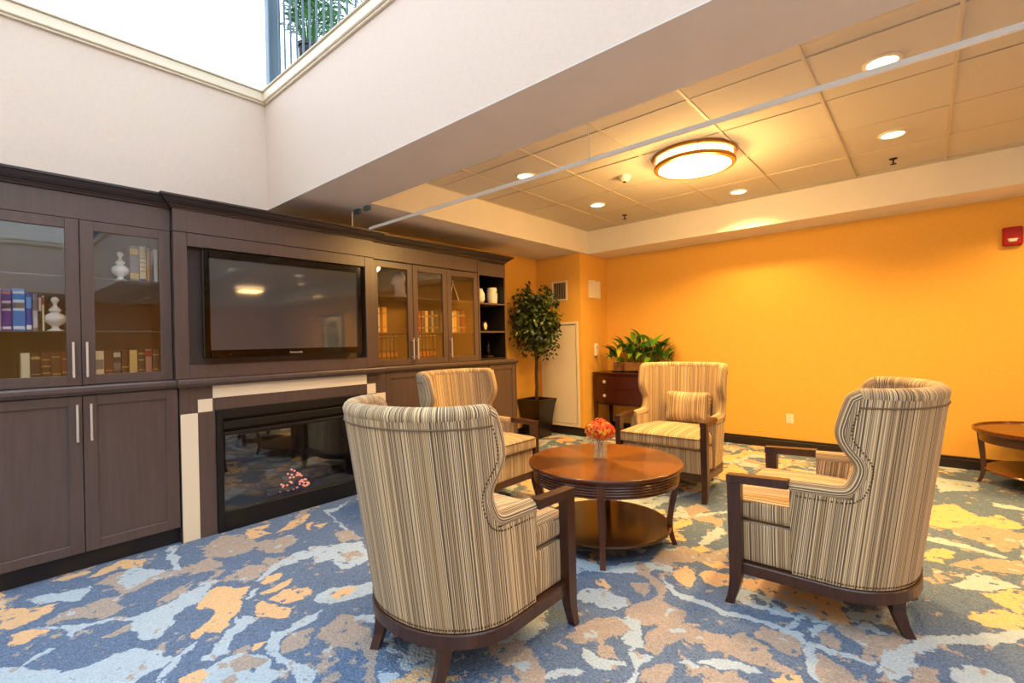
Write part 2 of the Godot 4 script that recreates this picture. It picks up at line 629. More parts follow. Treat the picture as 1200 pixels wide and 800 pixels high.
# the printed carpet: painterly patches (B slate blue, L pale blue, T taupe, C cream) with ragged edges. Patches are listed in metres on the floor (x, z, ...)
const CARPET := [
	["B", -3.84, -0.13, -3.77, -0.96, -3.67, -2.2, -2.65, -1.65, -1.94, -1.26, -1.52, -0.98, -2.63, -0.08],
	["B", -1.58, -2.1, -1.38, -2.25, -1.19, -2.86, -0.89, -3.01, -0.71, -2.42, -0.57, -2.4, -0.12, -2.51, 0.04, -2.29, -1.05, -1.36],
	["B", -0.02, -5.55, 0.64, -6.16, 0.23, -2.39, -0.08, -2.14, -0.09, -2.57],
	["B", -1.54, -3.47, -1.32, -4.47, -0.73, -2.41, -1.12, -2.69],
	["L", -3.47, -0.21, -3.5, -0.24, -3.46, -0.32, -3.42, -0.45, -3.32, -0.45, -3.27, -0.39, -3.33, -0.33, -3.39, -0.23],
	["C", -3.41, -0.11, -3.43, -0.15, -3.34, -0.24, -3.32, -0.31, -3.23, -0.28, -3.2, -0.19, -3.2, -0.14, -3.21, -0.1],
	["C", -3.12, -0.14, -3.14, -0.18, -3.03, -0.26, -3.02, -0.21, -2.99, -0.16, -3.01, -0.14],
	["C", -3.69, -0.3, -3.68, -0.45, -3.64, -0.47, -3.63, -0.44, -3.63, -0.34],
	["C", -3.56, -0.44, -3.62, -0.51, -3.67, -0.63, -3.58, -0.74, -3.5, -0.71, -3.47, -0.68, -3.54, -0.56, -3.53, -0.48],
	["T", -3.15, -0.25, -3.2, -0.35, -3.18, -0.48, -3.16, -0.54, -3.09, -0.51, -3, -0.52, -2.95, -0.44, -3.08, -0.35, -3.08, -0.29, -3.09, -0.25],
	["T", -3.41, -0.46, -3.49, -0.56, -3.43, -0.65, -3.29, -0.74, -3.16, -0.8, -3.2, -0.69, -3.16, -0.58, -3.16, -0.53, -3.35, -0.53],
	["L", -3.42, -0.58, -3.49, -0.66, -3.3, -0.75, -3.31, -0.82, -3.27, -0.67, -3.21, -0.59, -3.2, -0.55],
	["L", -3.13, -0.19, -3.07, -0.28, -2.99, -0.35, -2.94, -0.44, -2.86, -0.55, -2.88, -0.68, -2.96, -0.85, -2.76, -0.79, -2.76, -0.69, -2.58, -0.58, -2.56, -0.53, -2.63, -0.5, -2.82, -0.53, -2.89, -0.46, -2.94, -0.38, -2.92, -0.32, -2.88, -0.29, -2.97, -0.3, -3.06, -0.25],
	["L", -3.69, -0.85, -3.67, -0.89, -3.45, -0.86, -3.24, -0.8, -3.27, -0.77, -3.43, -0.82],
	["T", -2.89, -0.62, -2.93, -0.64, -3.02, -0.74, -2.99, -0.8, -2.92, -0.74, -2.89, -0.67],
	["T", -2.75, -0.39, -2.77, -0.41, -2.79, -0.5, -2.79, -0.53, -2.73, -0.51, -2.72, -0.44],
	["L", -2.83, -0.08, -2.76, -0.15, -2.84, -0.22, -2.82, -0.25, -2.77, -0.19, -2.75, -0.16, -2.58, -0.26, -2.55, -0.31, -2.57, -0.4, -2.54, -0.48, -2.43, -0.52, -2.32, -0.55, -2.31, -0.48, -2.3, -0.41, -2.28, -0.39, -2.66, -0.07],
	["L", -2.2, -0.46, -2.25, -0.5, -2.32, -0.54, -2.38, -0.6, -2.4, -0.65, -2.35, -0.63, -2.32, -0.58, -2.23, -0.52, -2.16, -0.49],
	["C", -2.45, -0.63, -2.49, -0.66, -2.54, -0.72, -2.43, -0.69, -2.42, -0.64],
	["C", -2.7, -0.73, -2.74, -0.78, -2.65, -0.76],
	["C", -2.19, -0.54, -2.15, -0.61, -2.05, -0.58, -2.12, -0.52],
	["T", -3.25, -0.85, -3.27, -0.94, -3.2, -0.92, -3.22, -0.86],
	["T", -3.47, -0.98, -3.62, -1.12, -3.52, -1.24, -3.3, -1.25, -3.24, -1.45, -3.1, -1.4, -3.02, -1.26, -3.07, -1.21, -3.18, -1.2, -3.19, -1.04, -3.3, -0.97],
	["C", -3.6, -1.28, -3.55, -1.43, -3.48, -1.35, -3.36, -1.38, -3.38, -1.25, -3.48, -1.25],
	["C", -3.36, -1.4, -3.48, -1.53, -3.54, -1.7, -3.42, -1.62, -3.33, -1.49],
	["C", -3.34, -1.59, -3.35, -1.65, -3.22, -1.57, -3.22, -1.55],
	["C", -3.28, -1.63, -3.24, -1.73, -3.18, -1.62],
	["L", -3.53, -1.81, -3.5, -1.92, -3.58, -2.08, -3.44, -1.9, -3.42, -1.81, -2.82, -1.7, -2.82, -1.66, -3.24, -1.76],
	["T", -3.03, -1.66, -3.03, -1.74, -2.83, -1.69, -2.82, -1.58, -2.91, -1.59],
	["L", -2.97, -1.43, -2.86, -1.53, -2.74, -1.68, -2.49, -1.56, -2.48, -1.45, -2.5, -1.38, -2.65, -1.41, -2.72, -1.33, -2.83, -1.4],
	["T", -2.67, -1.49, -2.64, -1.58, -2.55, -1.55, -2.56, -1.45],
	["L", -2.89, -1.19, -2.93, -1.29, -2.94, -1.38, -2.81, -1.42, -2.8, -1.31, -2.81, -1.17, -2.74, -1.05, -2.75, -1.02, -2.84, -1.12],
	["T", -2.94, -0.98, -2.99, -1.07, -2.93, -1.13, -2.86, -1.13, -2.79, -1.04, -2.8, -0.98],
	["T", -3.26, -0.88, -3.3, -0.97, -3.09, -1, -3.08, -0.92, -3.16, -0.83],
	["C", -2.7, -1.03, -2.76, -1.09, -2.73, -1.17, -2.68, -1.14, -2.67, -1.07],
	["C", -2.6, -0.98, -2.61, -1.05, -2.62, -1.19, -2.57, -1.15, -2.56, -1],
	["C", -2.5, -1, -2.55, -1.1, -2.48, -1.19, -2.42, -1.18, -2.39, -1.11, -2.43, -1.04],
	["C", -2.81, -0.8, -2.84, -0.86, -2.71, -0.97, -2.65, -0.94, -2.64, -0.89, -2.52, -0.87, -2.46, -0.8, -2.4, -0.73, -2.48, -0.67, -2.54, -0.73, -2.61, -0.78, -2.72, -0.74],
	["C", -2.46, -0.9, -2.52, -0.96, -2.48, -0.99, -2.35, -1.05, -2.28, -1.01, -2.32, -0.96, -2.4, -0.9],
	["L", -2.84, -0.66, -2.92, -0.73, -2.95, -0.89, -2.88, -0.87, -2.8, -0.78, -2.73, -0.68, -2.66, -0.62],
	["L", -2.6, -0.91, -2.67, -0.98, -2.66, -1.01, -2.61, -0.96],
	["L", -2.38, -1.16, -2.36, -1.25, -2.24, -1.42, -2.13, -1.36, -2.19, -1.22, -2.28, -1.13],
	["C", -2.3, -1.22, -2.32, -1.27, -2.28, -1.34, -2.23, -1.27, -2.25, -1.21],
	["L", -2.22, -0.62, -2.3, -0.69, -2.4, -0.77, -2.48, -0.85, -2.39, -0.9, -2.37, -0.84, -2.31, -0.75, -2.21, -0.7, -2.18, -0.65],
	["L", -2.15, -0.84, -2.22, -0.89, -2.18, -0.97, -2.21, -1.07, -2.2, -1.12, -2.14, -1.06, -2.14, -0.95, -2.13, -0.88, -2.06, -0.85, -1.92, -0.85, -1.81, -0.87, -1.71, -0.84, -1.76, -0.8, -1.91, -0.82, -2.04, -0.81],
	["T", -2.06, -0.85, -2.12, -0.9, -2.11, -0.96, -2.08, -1.03, -2.05, -0.98, -1.98, -0.96, -1.98, -0.9, -2.01, -0.86],
	["T", -2.02, -1, -2.06, -1.07, -2.09, -1.15, -2.04, -1.19, -1.88, -1.18, -1.78, -1.13, -1.54, -0.98, -1.63, -0.97, -1.68, -1.04, -1.78, -1.06, -1.86, -1.01, -1.94, -0.99],
	["L", -2.04, -1.19, -1.98, -1.26, -1.91, -1.22, -1.99, -1.18],
	["C", -2.15, -0.76, -2.18, -0.8, -2.15, -0.84, -2.12, -0.79],
	["L", -2.14, -0.6, -2.17, -0.69, -2.12, -0.76, -2.06, -0.8, -1.95, -0.78, -1.89, -0.78, -1.86, -0.72, -2.04, -0.58],
	["T", -2.11, -0.7, -2.14, -0.75, -2.02, -0.79, -1.99, -0.75, -2.03, -0.69],
	["T", -2.15, -0.66, -2.13, -0.69, -2.08, -0.68, -2.1, -0.65],
	["T", -2.03, -0.64, -2.02, -0.68, -1.92, -0.67, -1.98, -0.63],
	["C", -2.18, -0.54, -2.15, -0.61, -2.1, -0.61, -2.05, -0.57, -2.11, -0.52],
	["L", -1.57, -2.31, -1.37, -2.31, -1.26, -2.47, -1.11, -2.54, -1.06, -2.47, -1.16, -2.45, -1.17, -2.37, -1.26, -2.34, -1.29, -2.29, -1.45, -2.2, -1.42, -2.1],
	["C", -1.07, -2.49, -1.04, -2.61, -0.96, -2.56, -0.92, -2.4, -0.99, -2.39, -1.04, -2.43],
	["C", -0.95, -2.58, -0.9, -2.63, -0.82, -2.64, -0.79, -2.55, -0.82, -2.48, -0.88, -2.48, -0.92, -2.51],
	["C", -0.99, -2.7, -0.91, -2.77, -0.82, -2.74, -0.82, -2.7, -0.91, -2.66],
	["L", -1.09, -2.4, -1.03, -2.35, -0.97, -2.32, -0.88, -2.32, -0.78, -2.31, -0.69, -2.3, -0.62, -2.32, -0.61, -2.28, -0.67, -2.25, -0.76, -2.26, -0.86, -2.27, -0.93, -2.26, -1.02, -2.31],
	["T", -1.25, -2.46, -1.23, -2.48, -1.12, -2.38, -1.02, -2.32, -1, -2.19, -0.89, -2.18, -0.84, -2.16, -0.82, -2.08, -0.77, -2.09, -0.69, -2.06, -0.61, -2.13, -0.58, -2.18, -0.54, -2, -0.61, -1.96, -0.68, -1.96, -0.76, -1.98, -0.85, -1.93, -0.92, -1.98, -0.95, -1.93, -1.06, -1.96, -1.08, -2.07, -1.03, -2.23, -1.16, -2.35, -1.18, -2.33],
	["T", -0.89, -1.79, -0.92, -1.91, -0.88, -2, -0.79, -1.95, -0.81, -1.86, -0.83, -1.78],
	["L", -1.32, -1.96, -1.33, -2.08, -1.25, -2.12, -1.14, -2.1, -1.09, -2.05, -1.12, -1.97, -1.19, -1.95],
	["L", -1.09, -1.92, -1.04, -1.96, -0.97, -1.95, -0.89, -1.79, -0.92, -1.74, -0.86, -1.68, -0.84, -1.54, -0.8, -1.58, -0.85, -1.69, -0.83, -1.77, -0.89, -1.76, -0.95, -1.77, -0.99, -1.81, -0.99, -1.89],
	["T", -1.18, -1.75, -1.14, -1.86, -1.08, -1.93, -0.99, -1.89, -1, -1.79, -1.08, -1.78, -1.09, -1.68, -1.17, -1.65],
	["L", -1.08, -1.61, -1.09, -1.64, -1.01, -1.63, -0.92, -1.67, -0.9, -1.66, -0.97, -1.57, -1.01, -1.56],
	["T", -1.01, -1.63, -1.04, -1.71, -0.99, -1.72, -0.95, -1.67],
	["L", -1.09, -1.4, -1.1, -1.46, -1.05, -1.53, -1, -1.52, -1.05, -1.42],
	["T", -0.81, -1.62, -0.83, -1.69, -0.78, -1.77, -0.72, -1.77, -0.73, -1.67],
	["L", -0.73, -1.8, -0.71, -1.82, -0.66, -1.82, -0.67, -1.78],
	["L", -0.69, -1.84, -0.64, -1.91, -0.53, -1.95, -0.52, -1.91, -0.62, -1.85],
	["L", -0.86, -1.99, -0.82, -2.02, -0.8, -1.99, -0.84, -1.96],
	["C", -1.33, -2.17, -1.32, -2.2, -1.24, -2.17, -1.25, -2.12],
	["T", -1.18, -2.27, -1.1, -2.29, -1.08, -2.17, -1.13, -2.19],
	["T", -0.63, -2.1, -0.6, -2.15, -0.54, -2.14, -0.49, -2.11, -0.49, -2.03, -0.42, -2.02, -0.4, -1.99, -0.45, -1.98, -0.53, -1.96, -0.59, -1.96],
	["T", -0.56, -2.2, -0.54, -2.26, -0.46, -2.29, -0.42, -2.27, -0.38, -2.22, -0.39, -2.16, -0.43, -2.12, -0.47, -2.14, -0.54, -2.17],
	["L", -0.68, -2.29, -0.62, -2.31, -0.46, -2.33, -0.4, -2.31, -0.38, -2.25, -0.29, -2.27, -0.17, -2.27, -0.17, -2.24, -0.26, -2.22, -0.35, -2.22, -0.32, -2.07, -0.3, -1.99, -0.36, -2.04, -0.38, -2.2, -0.41, -2.26, -0.48, -2.28, -0.61, -2.28, -0.67, -2.24],
	["L", -0.47, -2.32, -0.46, -2.45, -0.44, -2.47, -0.44, -2.36],
	["L", -0.38, -2.31, -0.4, -2.42, -0.36, -2.45, -0.36, -2.3],
	["T", -0.36, -2.35, -0.33, -2.39, -0.28, -2.35, -0.27, -2.28, -0.34, -2.27],
	["T", -0.37, -2.47, -0.29, -2.49, -0.22, -2.5, -0.21, -2.45, -0.12, -2.53, 0.02, -2.6, -0.07, -2.52, -0.13, -2.37, -0.17, -2.27, -0.21, -2.25, -0.21, -2.33, -0.24, -2.38, -0.31, -2.41],
	["T", -0.33, -2.06, -0.34, -2.2, -0.29, -2.19, -0.26, -2.16, -0.22, -2.13, -0.16, -2.1, -0.3, -1.99],
	["L", -0.16, -2.19, -0.16, -2.29, -0.13, -2.4, -0.12, -2.32, -0.13, -2.24],
	["L", -0.12, -2.21, -0.1, -2.36, -0.07, -2.49, 0.02, -2.6, 0.02, -2.54, -0.04, -2.41, -0.05, -2.33, -0.08, -2.25],
	["T", -0.16, -2.14, -0.13, -2.24, -0.12, -2.21, -0.1, -2.16],
	["T", -0.08, -2.24, -0.05, -2.33, 0, -2.39, 0.01, -2.23, -0.08, -2.16],
	["L", -0.58, -1.92, -0.53, -1.95, -0.48, -1.94, -0.52, -1.91, -0.57, -1.89],
	["C", -0.45, -1.92, -0.4, -2.01, -0.38, -1.97, -0.41, -1.9],
	["L", -0.14, -2.34, -0.09, -2.47, 0, -2.59, 0.14, -2.75, 0.23, -2.86, 0.29, -2.93, 0.28, -2.83, 0.18, -2.68, 0.05, -2.56, -0.05, -2.42, -0.07, -2.3, -0.13, -2.17],
	["L", 0.04, -2.4, 0.1, -2.47, 0.19, -2.45, 0.2, -2.36, 0.04, -2.24],
	["C", 0.1, -2.89, 0.18, -3.01, 0.24, -3.06, 0.19, -3.17, 0.28, -3.31, 0.34, -3.35, 0.3, -2.97, 0.24, -2.86, 0.15, -2.85],
	["L", 0.08, -3.2, 0.18, -3.42, 0.26, -3.41, 0.33, -3.38, 0.19, -3.2, 0.11, -3.18],
	["C", -0.03, -3.6, 0.03, -3.71, 0.1, -3.67, 0.06, -3.47, -0.02, -3.49],
	["C", -0, -4.57, 0.12, -4.74, 0.25, -4.49, 0.35, -4.63, 0.45, -4.39, 0.35, -4.26, 0.25, -4.3, 0.13, -4.15, -0, -4.36],
	["T", 0.12, -4.14, 0.25, -4.3, 0.44, -4.27, 0.41, -4.05, 0.32, -3.84, 0.22, -3.95, 0.12, -3.98],
	["L", -0.03, -3.87, 0.09, -3.86, 0.33, -3.78, 0.31, -3.73, 0.09, -3.78, -0.03, -3.79],
	["T", 0.09, -3.49, 0.19, -3.65, 0.38, -3.76, 0.36, -3.58, 0.19, -3.45],
	["L", 0.02, -5.46, 0.19, -5.49, 0.31, -5.47, 0.28, -5.18, 0.05, -5.01],
	["C", 0.02, -4.32, 0.13, -4.21, 0.11, -4.08, -0.02, -4.1],
	["L", 0.34, -4.94, 0.5, -4.88, 0.49, -4.8, 0.33, -4.82],
	["L", -1.4, -3.22, -1.42, -3.51, -1.38, -3.49, -1.2, -3.45, -1.09, -3.62, -1.08, -3.55, -1.19, -3.38, -1.29, -3.27],
	["C", -1.34, -3.11, -1.26, -3.29, -1.2, -3.22, -1.27, -3.05, -1.19, -3.1, -1.27, -3],
	["C", -1.28, -2.97, -1.23, -3.04, -1.17, -2.92, -1.25, -2.86],
	["C", -1.1, -2.85, -1.06, -2.93, -1, -2.89, -1.02, -2.79],
	["L", -1.1, -2.98, -1.09, -3.12, -1.04, -3.26, -0.98, -3.2, -1.01, -3.08, -1.06, -2.91],
	["T", -1.38, -3.49, -1.31, -3.64, -1.18, -3.55, -1.28, -3.35],
	["C", -1.64, -5.26, -1.54, -5.42, -1.55, -5.71, -1.43, -5.5, -1.49, -5.1, -1.57, -5.04],
	["C", -1.5, -4.77, -1.45, -4.8, -1.3, -4.36, -1.43, -4.39],
	["T", -1.23, -2.63, -1.14, -2.85, -0.99, -2.82, -0.91, -3.02, -0.85, -2.79, -1.19, -2.53],
]

func carpet_material() -> StandardMaterial3D:
	var n := 1600
	var x0 := -4.1
	var z0 := -6.1
	var size := 6.2
	var px := n / size
	var mk := func(freq: float, seed_: int, oct: int) -> PackedByteArray:
		var f := noise(freq, seed_, oct)
		f.domain_warp_enabled = true
		f.domain_warp_amplitude = 40.0
		f.domain_warp_frequency = 0.006
		return f.get_image(n, n).get_data()
	var a: PackedByteArray = mk.call(0.0060, 1, 4)
	var b: PackedByteArray = mk.call(0.0075, 22, 5)
	var c: PackedByteArray = mk.call(0.0050, 43, 3)
	var dx: PackedByteArray = mk.call(0.045, 64, 4)
	var dz: PackedByteArray = mk.call(0.045, 85, 4)
	var cls := PackedByteArray()
	cls.resize(n * n)
	# what lies between and beyond the traced patches
	for i in n * n:
		var k := 0
		var r := (dx[i] - 128) / 6
		var va := a[i] + r
		if va > 158: k = 2
		elif va < 84: k = 3
		var vb := b[i] + (dz[i] - 128) / 6
		if vb > 172: k = 3
		elif vb < 82: k = 1
		var vc := absi(c[i] - 128)
		if vc < 5: k = 1
		cls[i] = k
	var ids := {"B": 0, "L": 1, "T": 2, "C": 3}
	for row in CARPET:
		var poly := PackedVector2Array()
		var lo := Vector2(1e9, 1e9)
		var hi := -lo
		for i in range(1, row.size(), 2):
			var p := Vector2((row[i] - x0) * px, (row[i + 1] - z0) * px)
			poly.append(p)
			lo = lo.min(p)
			hi = hi.max(p)
		var id: int = ids[row[0]]
		var amp := 0.04
		for y in range(maxi(0, int(lo.y) - 12), mini(n, int(hi.y) + 13)):
			for x in range(maxi(0, int(lo.x) - 12), mini(n, int(hi.x) + 13)):
				var i := y * n + x
				if Geometry2D.is_point_in_polygon(Vector2(x + (dx[i] - 128) * amp + (a[i] - 128) * 0.06, y + (dz[i] - 128) * amp + (b[i] - 128) * 0.06), poly):
					if id == 0 and b[i] + (dz[i] - 128) / 3 > 182:
						cls[i] = 2
					else:
						cls[i] = id
	# flecks where the dabs of colour break up
	var fl: PackedByteArray = mk.call(0.036, 106, 3)
	var turn := [2, 2, 1, 0]
	for i in n * n:
		if fl[i] > 200: cls[i] = turn[cls[i]]
		elif fl[i] < 48: cls[i] = 0
	var tones := [Color(0.39, 0.465, 0.57), Color(0.665, 0.735, 0.785), Color(0.64, 0.60, 0.568), Color(0.83, 0.70, 0.54)]
	var lr := PackedInt32Array()
	var lg := PackedInt32Array()
	var lb := PackedInt32Array()
	for t in tones:
		lr.append(int(t.r * 255)); lg.append(int(t.g * 255)); lb.append(int(t.b * 255))
	var outb := PackedByteArray()
	outb.resize(n * n * 3)
	var spread := [26, 9, 16, 10]
	var s := 12345
	for i in n * n:
		var k := cls[i]
		s = (s * 1103515245 + 12345) & 0x7fffffff
		var f: int = 128 + (((s >> 12) & 255) - 128) * spread[k] / 128
		outb[i * 3] = mini(255, lr[k] * f >> 7)
		outb[i * 3 + 1] = mini(255, lg[k] * f >> 7)
		outb[i * 3 + 2] = mini(255, lb[k] * f >> 7)
	var img := Image.create_from_data(n, n, false, Image.FORMAT_RGB8, outb)
	var m := mat(Color.WHITE, 0.95, 0.0, 0.1)
	m.albedo_texture = tex(img)
	# loop pile
	var bump := noise(0.30, 99, 2).get_image(n, n)
	bump.bump_map_to_normal_map(4.0)
	m.normal_enabled = true
	m.normal_texture = tex(bump)
	m.normal_scale = 0.5
	m.uv1_scale = Vector3.ONE
	return m

func floor_mesh(x0: float, x1: float, z0: float, z1: float) -> SurfaceTool:
	var st := begin()
	var uv := func(x: float, z: float) -> Vector2: return Vector2((x + 4.1) / 6.2, (z + 6.1) / 6.2)
	quad(st, Vector3(x0, 0, z0), Vector3(x1, 0, z0), Vector3(x1, 0, z1), Vector3(x0, 0, z1), Vector3.UP, uv.call(x0, z0), uv.call(x1, z0), uv.call(x1, z1), uv.call(x0, z1))
	quad(st, Vector3(x0, -0.2, z0), Vector3(x1, -0.2, z0), Vector3(x1, -0.2, z1), Vector3(x0, -0.2, z1), Vector3.DOWN)
	var c := [Vector3(x0, 0, z0), Vector3(x1, 0, z0), Vector3(x1, 0, z1), Vector3(x0, 0, z1)]
	for i in 4:
		var a: Vector3 = c[i]
		var b: Vector3 = c[(i + 1) % 4]
		var n := (b - a).cross(Vector3.UP).normalized()
		if n.dot((a + b) * 0.5 - Vector3((x0 + x1) / 2, 0, (z0 + z1) / 2)) < 0.0: n = -n
		quad(st, a, b, b - Vector3(0, 0.2, 0), a - Vector3(0, 0.2, 0), n)
	return st

# =====================================================================================
# the setting
# =====================================================================================
const XL := -4.12        # wall behind the cabinets
const ZF := -5.98        # gold wall
const ZB := -1.695       # face of the atrium bulkhead
const YS := 2.40         # soffits
const YC := 2.70         # ceiling tiles

func build_room() -> void:
	struct("floor", floor_mesh(-4.32, 7.2, -6.18, 3.8), M.carpet)
	struct("wall_left", slab(-4.32, XL, 0, 3.36, ZB, 3.8), M.paper)
	struct("wall_left_lounge", slab(-4.32, XL, 0, 2.9, -6.18, ZB), M.gold)
	struct("wall_far", slab(XL, 7.2, 0, 2.9, -6.18, ZF), M.gold)
	struct("wall_right", slab(7.0, 7.2, 0, 2.9, ZF, 3.8), M.gold)
	struct("wall_back", slab(XL, 7.0, 0, 7.5, 3.6, 3.8), M.paper)
	struct("wall_pier", slab(XL, -3.39, 0, YS, ZF, -5.32, 0.004), M.gold)
	var bb := func(called: String, st: SurfaceTool) -> void: struct(called, st, M.baseboard)
	var st := begin()
	rbox(st, Vector3(-3.375, 0.0, ZF), Vector3(7.0, 0.085, ZF + 0.016), 0.003)
	rbox(st, Vector3(-3.375, 0.085, ZF), Vector3(7.0, 0.11, ZF + 0.011), 0.005)
	bb.call("baseboard_far", st)
	st = begin()
	rbox(st, Vector3(XL, 0.0, -5.32), Vector3(-3.374, 0.085, -5.304), 0.003)
	rbox(st, Vector3(XL, 0.085, -5.32), Vector3(-3.379, 0.11, -5.309), 0.005)
	rbox(st, Vector3(-3.39, 0.0, ZF + 0.016), Vector3(-3.374, 0.085, -5.32), 0.003)
	rbox(st, Vector3(-3.39, 0.085, ZF + 0.011), Vector3(-3.379, 0.11, -5.32), 0.005)
	bb.call("baseboard_pier", st)
	bb.call("baseboard_left", slab(XL, XL + 0.016, 0, 0.11, -5.304, -4.33, 0.004))

func build_ceiling() -> void:
	# lowered soffits round the recess, and the beam along the atrium
	struct("wall_bulkhead", slab(XL, 5.2, YS + 0.006, 3.36, -2.19, ZB), M.paper)
	struct("ceiling_soffit_near", slab(XL, 5.2, YS, YS + 0.006, -2.19, ZB), M.paint)
	struct("ceiling_soffit_left", slab(XL, -3.36, YS, 2.9, ZF, -2.19), M.paint)
	struct("ceiling_soffit_far", slab(-3.36, 7.0, YS, 2.9, ZF, -5.475), M.paint)
	struct("ceiling_soffit_right", slab(6.4, 7.0, YS, 2.9, -5.475, -2.19), M.paint)
	struct("ceiling_slab", slab(-4.32, 7.2, 2.9, 3.36, -6.18, -2.19), M.paint)
	# lay-in tiles on a grid of T-bars
	var c := struct("ceiling", slab(-3.36, 6.4, 2.78, 2.9, -5.475, -2.19), M.paint)
	var xs := [-3.36]
	var x := -2.89
	while x < 6.3:
		xs.append(x)
		x += 0.609
	xs.append(6.4)
	var zs := [-2.19, -2.92, -3.541, -4.163, -4.785, -5.407, -5.475]
	for i in xs.size() - 1:
		for j in zs.size() - 1:
			var lift := 0.001 * float((i * 7 + j * 5) % 4)
			part(c, "ceiling_tile", slab(xs[i] + 0.004, xs[i + 1] - 0.004, YC + lift, YC + 0.02, zs[j + 1] + 0.004, zs[j] - 0.004, 0.0025), M.tile)
	for i in range(1, xs.size() - 1):
		part(c, "ceiling_bar", slab(xs[i] - 0.009, xs[i] + 0.009, YC - 0.004, YC + 0.012, zs[6], zs[0], 0.001), M.tbar)
	for j in range(1, zs.size() - 1):
		part(c, "ceiling_bar", slab(xs[0], xs[xs.size() - 1], YC - 0.0035, YC + 0.011, zs[j] - 0.004, zs[j] + 0.004, 0.001), M.tbar)
	part(c, "ceiling_bar", slab(-3.36, 6.4, YC - 0.005, YC + 0.012, -5.475, -5.462, 0.001), M.tbar)
	part(c, "ceiling_bar", slab(-3.36, -3.347, YC - 0.005, YC + 0.012, -5.475, -2.19, 0.001), M.tbar)
	# hanging glass smoke screen below the edge of the beam
	var ends := [-3.67, -1.333, 1.004, 3.341, 5.19]
	var names := ["clear glass draft screen hanging below the beam, its end panel beside the cabinets", "clear glass draft screen hanging below the beam, second panel from the cabinets", "clear glass draft screen hanging below the beam, third panel from the cabinets", "clear glass draft screen hanging below the beam, fourth panel from the cabinets"]
	for i in 4:
		var t := thing("glass_draft_screen", names[i], "glass screen", Vector3(ends[i], YS, -2.205), 0.0, "glass draft screens")
		var pn := begin()
		if i == 0:
			rbox(pn, Vector3(ends[i] + 0.002, 2.246, -2.210), Vector3(-3.541, 2.396, -2.200), 0.001)
		rbox(pn, Vector3(-3.540 if i == 0 else ends[i] + 0.002, 2.220, -2.210), Vector3(ends[i + 1] - 0.002, 2.396, -2.200), 0.001)
		part(t, "pane", pn, M.clear_glass, true)
		part(t, "bottom_edge", slab(ends[i] + (0.25 if i == 0 else 0.002), ends[i + 1] - 0.002, 2.197, 2.2195, -2.212, -2.198, 0.002), M.glass_edge, true, "bright polished lower edge")
		part(t, "side_edge", slab(ends[i] - 0.001, ends[i] + 0.0018, 2.246 if i == 0 else 2.22, 2.396, -2.210, -2.200, 0.0005), M.glass_edge, true)
		var clips := [0.05, 0.19] if i == 0 else []
		for q in clips:
			var cx: float = ends[i] + q
			var st := begin()
			rbox(st, Vector3(cx, 2.362, -2.218), Vector3(cx + 0.075, 2.4, -2.2115), 0.001)
			rbox(st, Vector3(cx, 2.362, -2.1985), Vector3(cx + 0.075, 2.4, -2.192), 0.001)
			part(t, "clip", st, M.rail_grey, true)

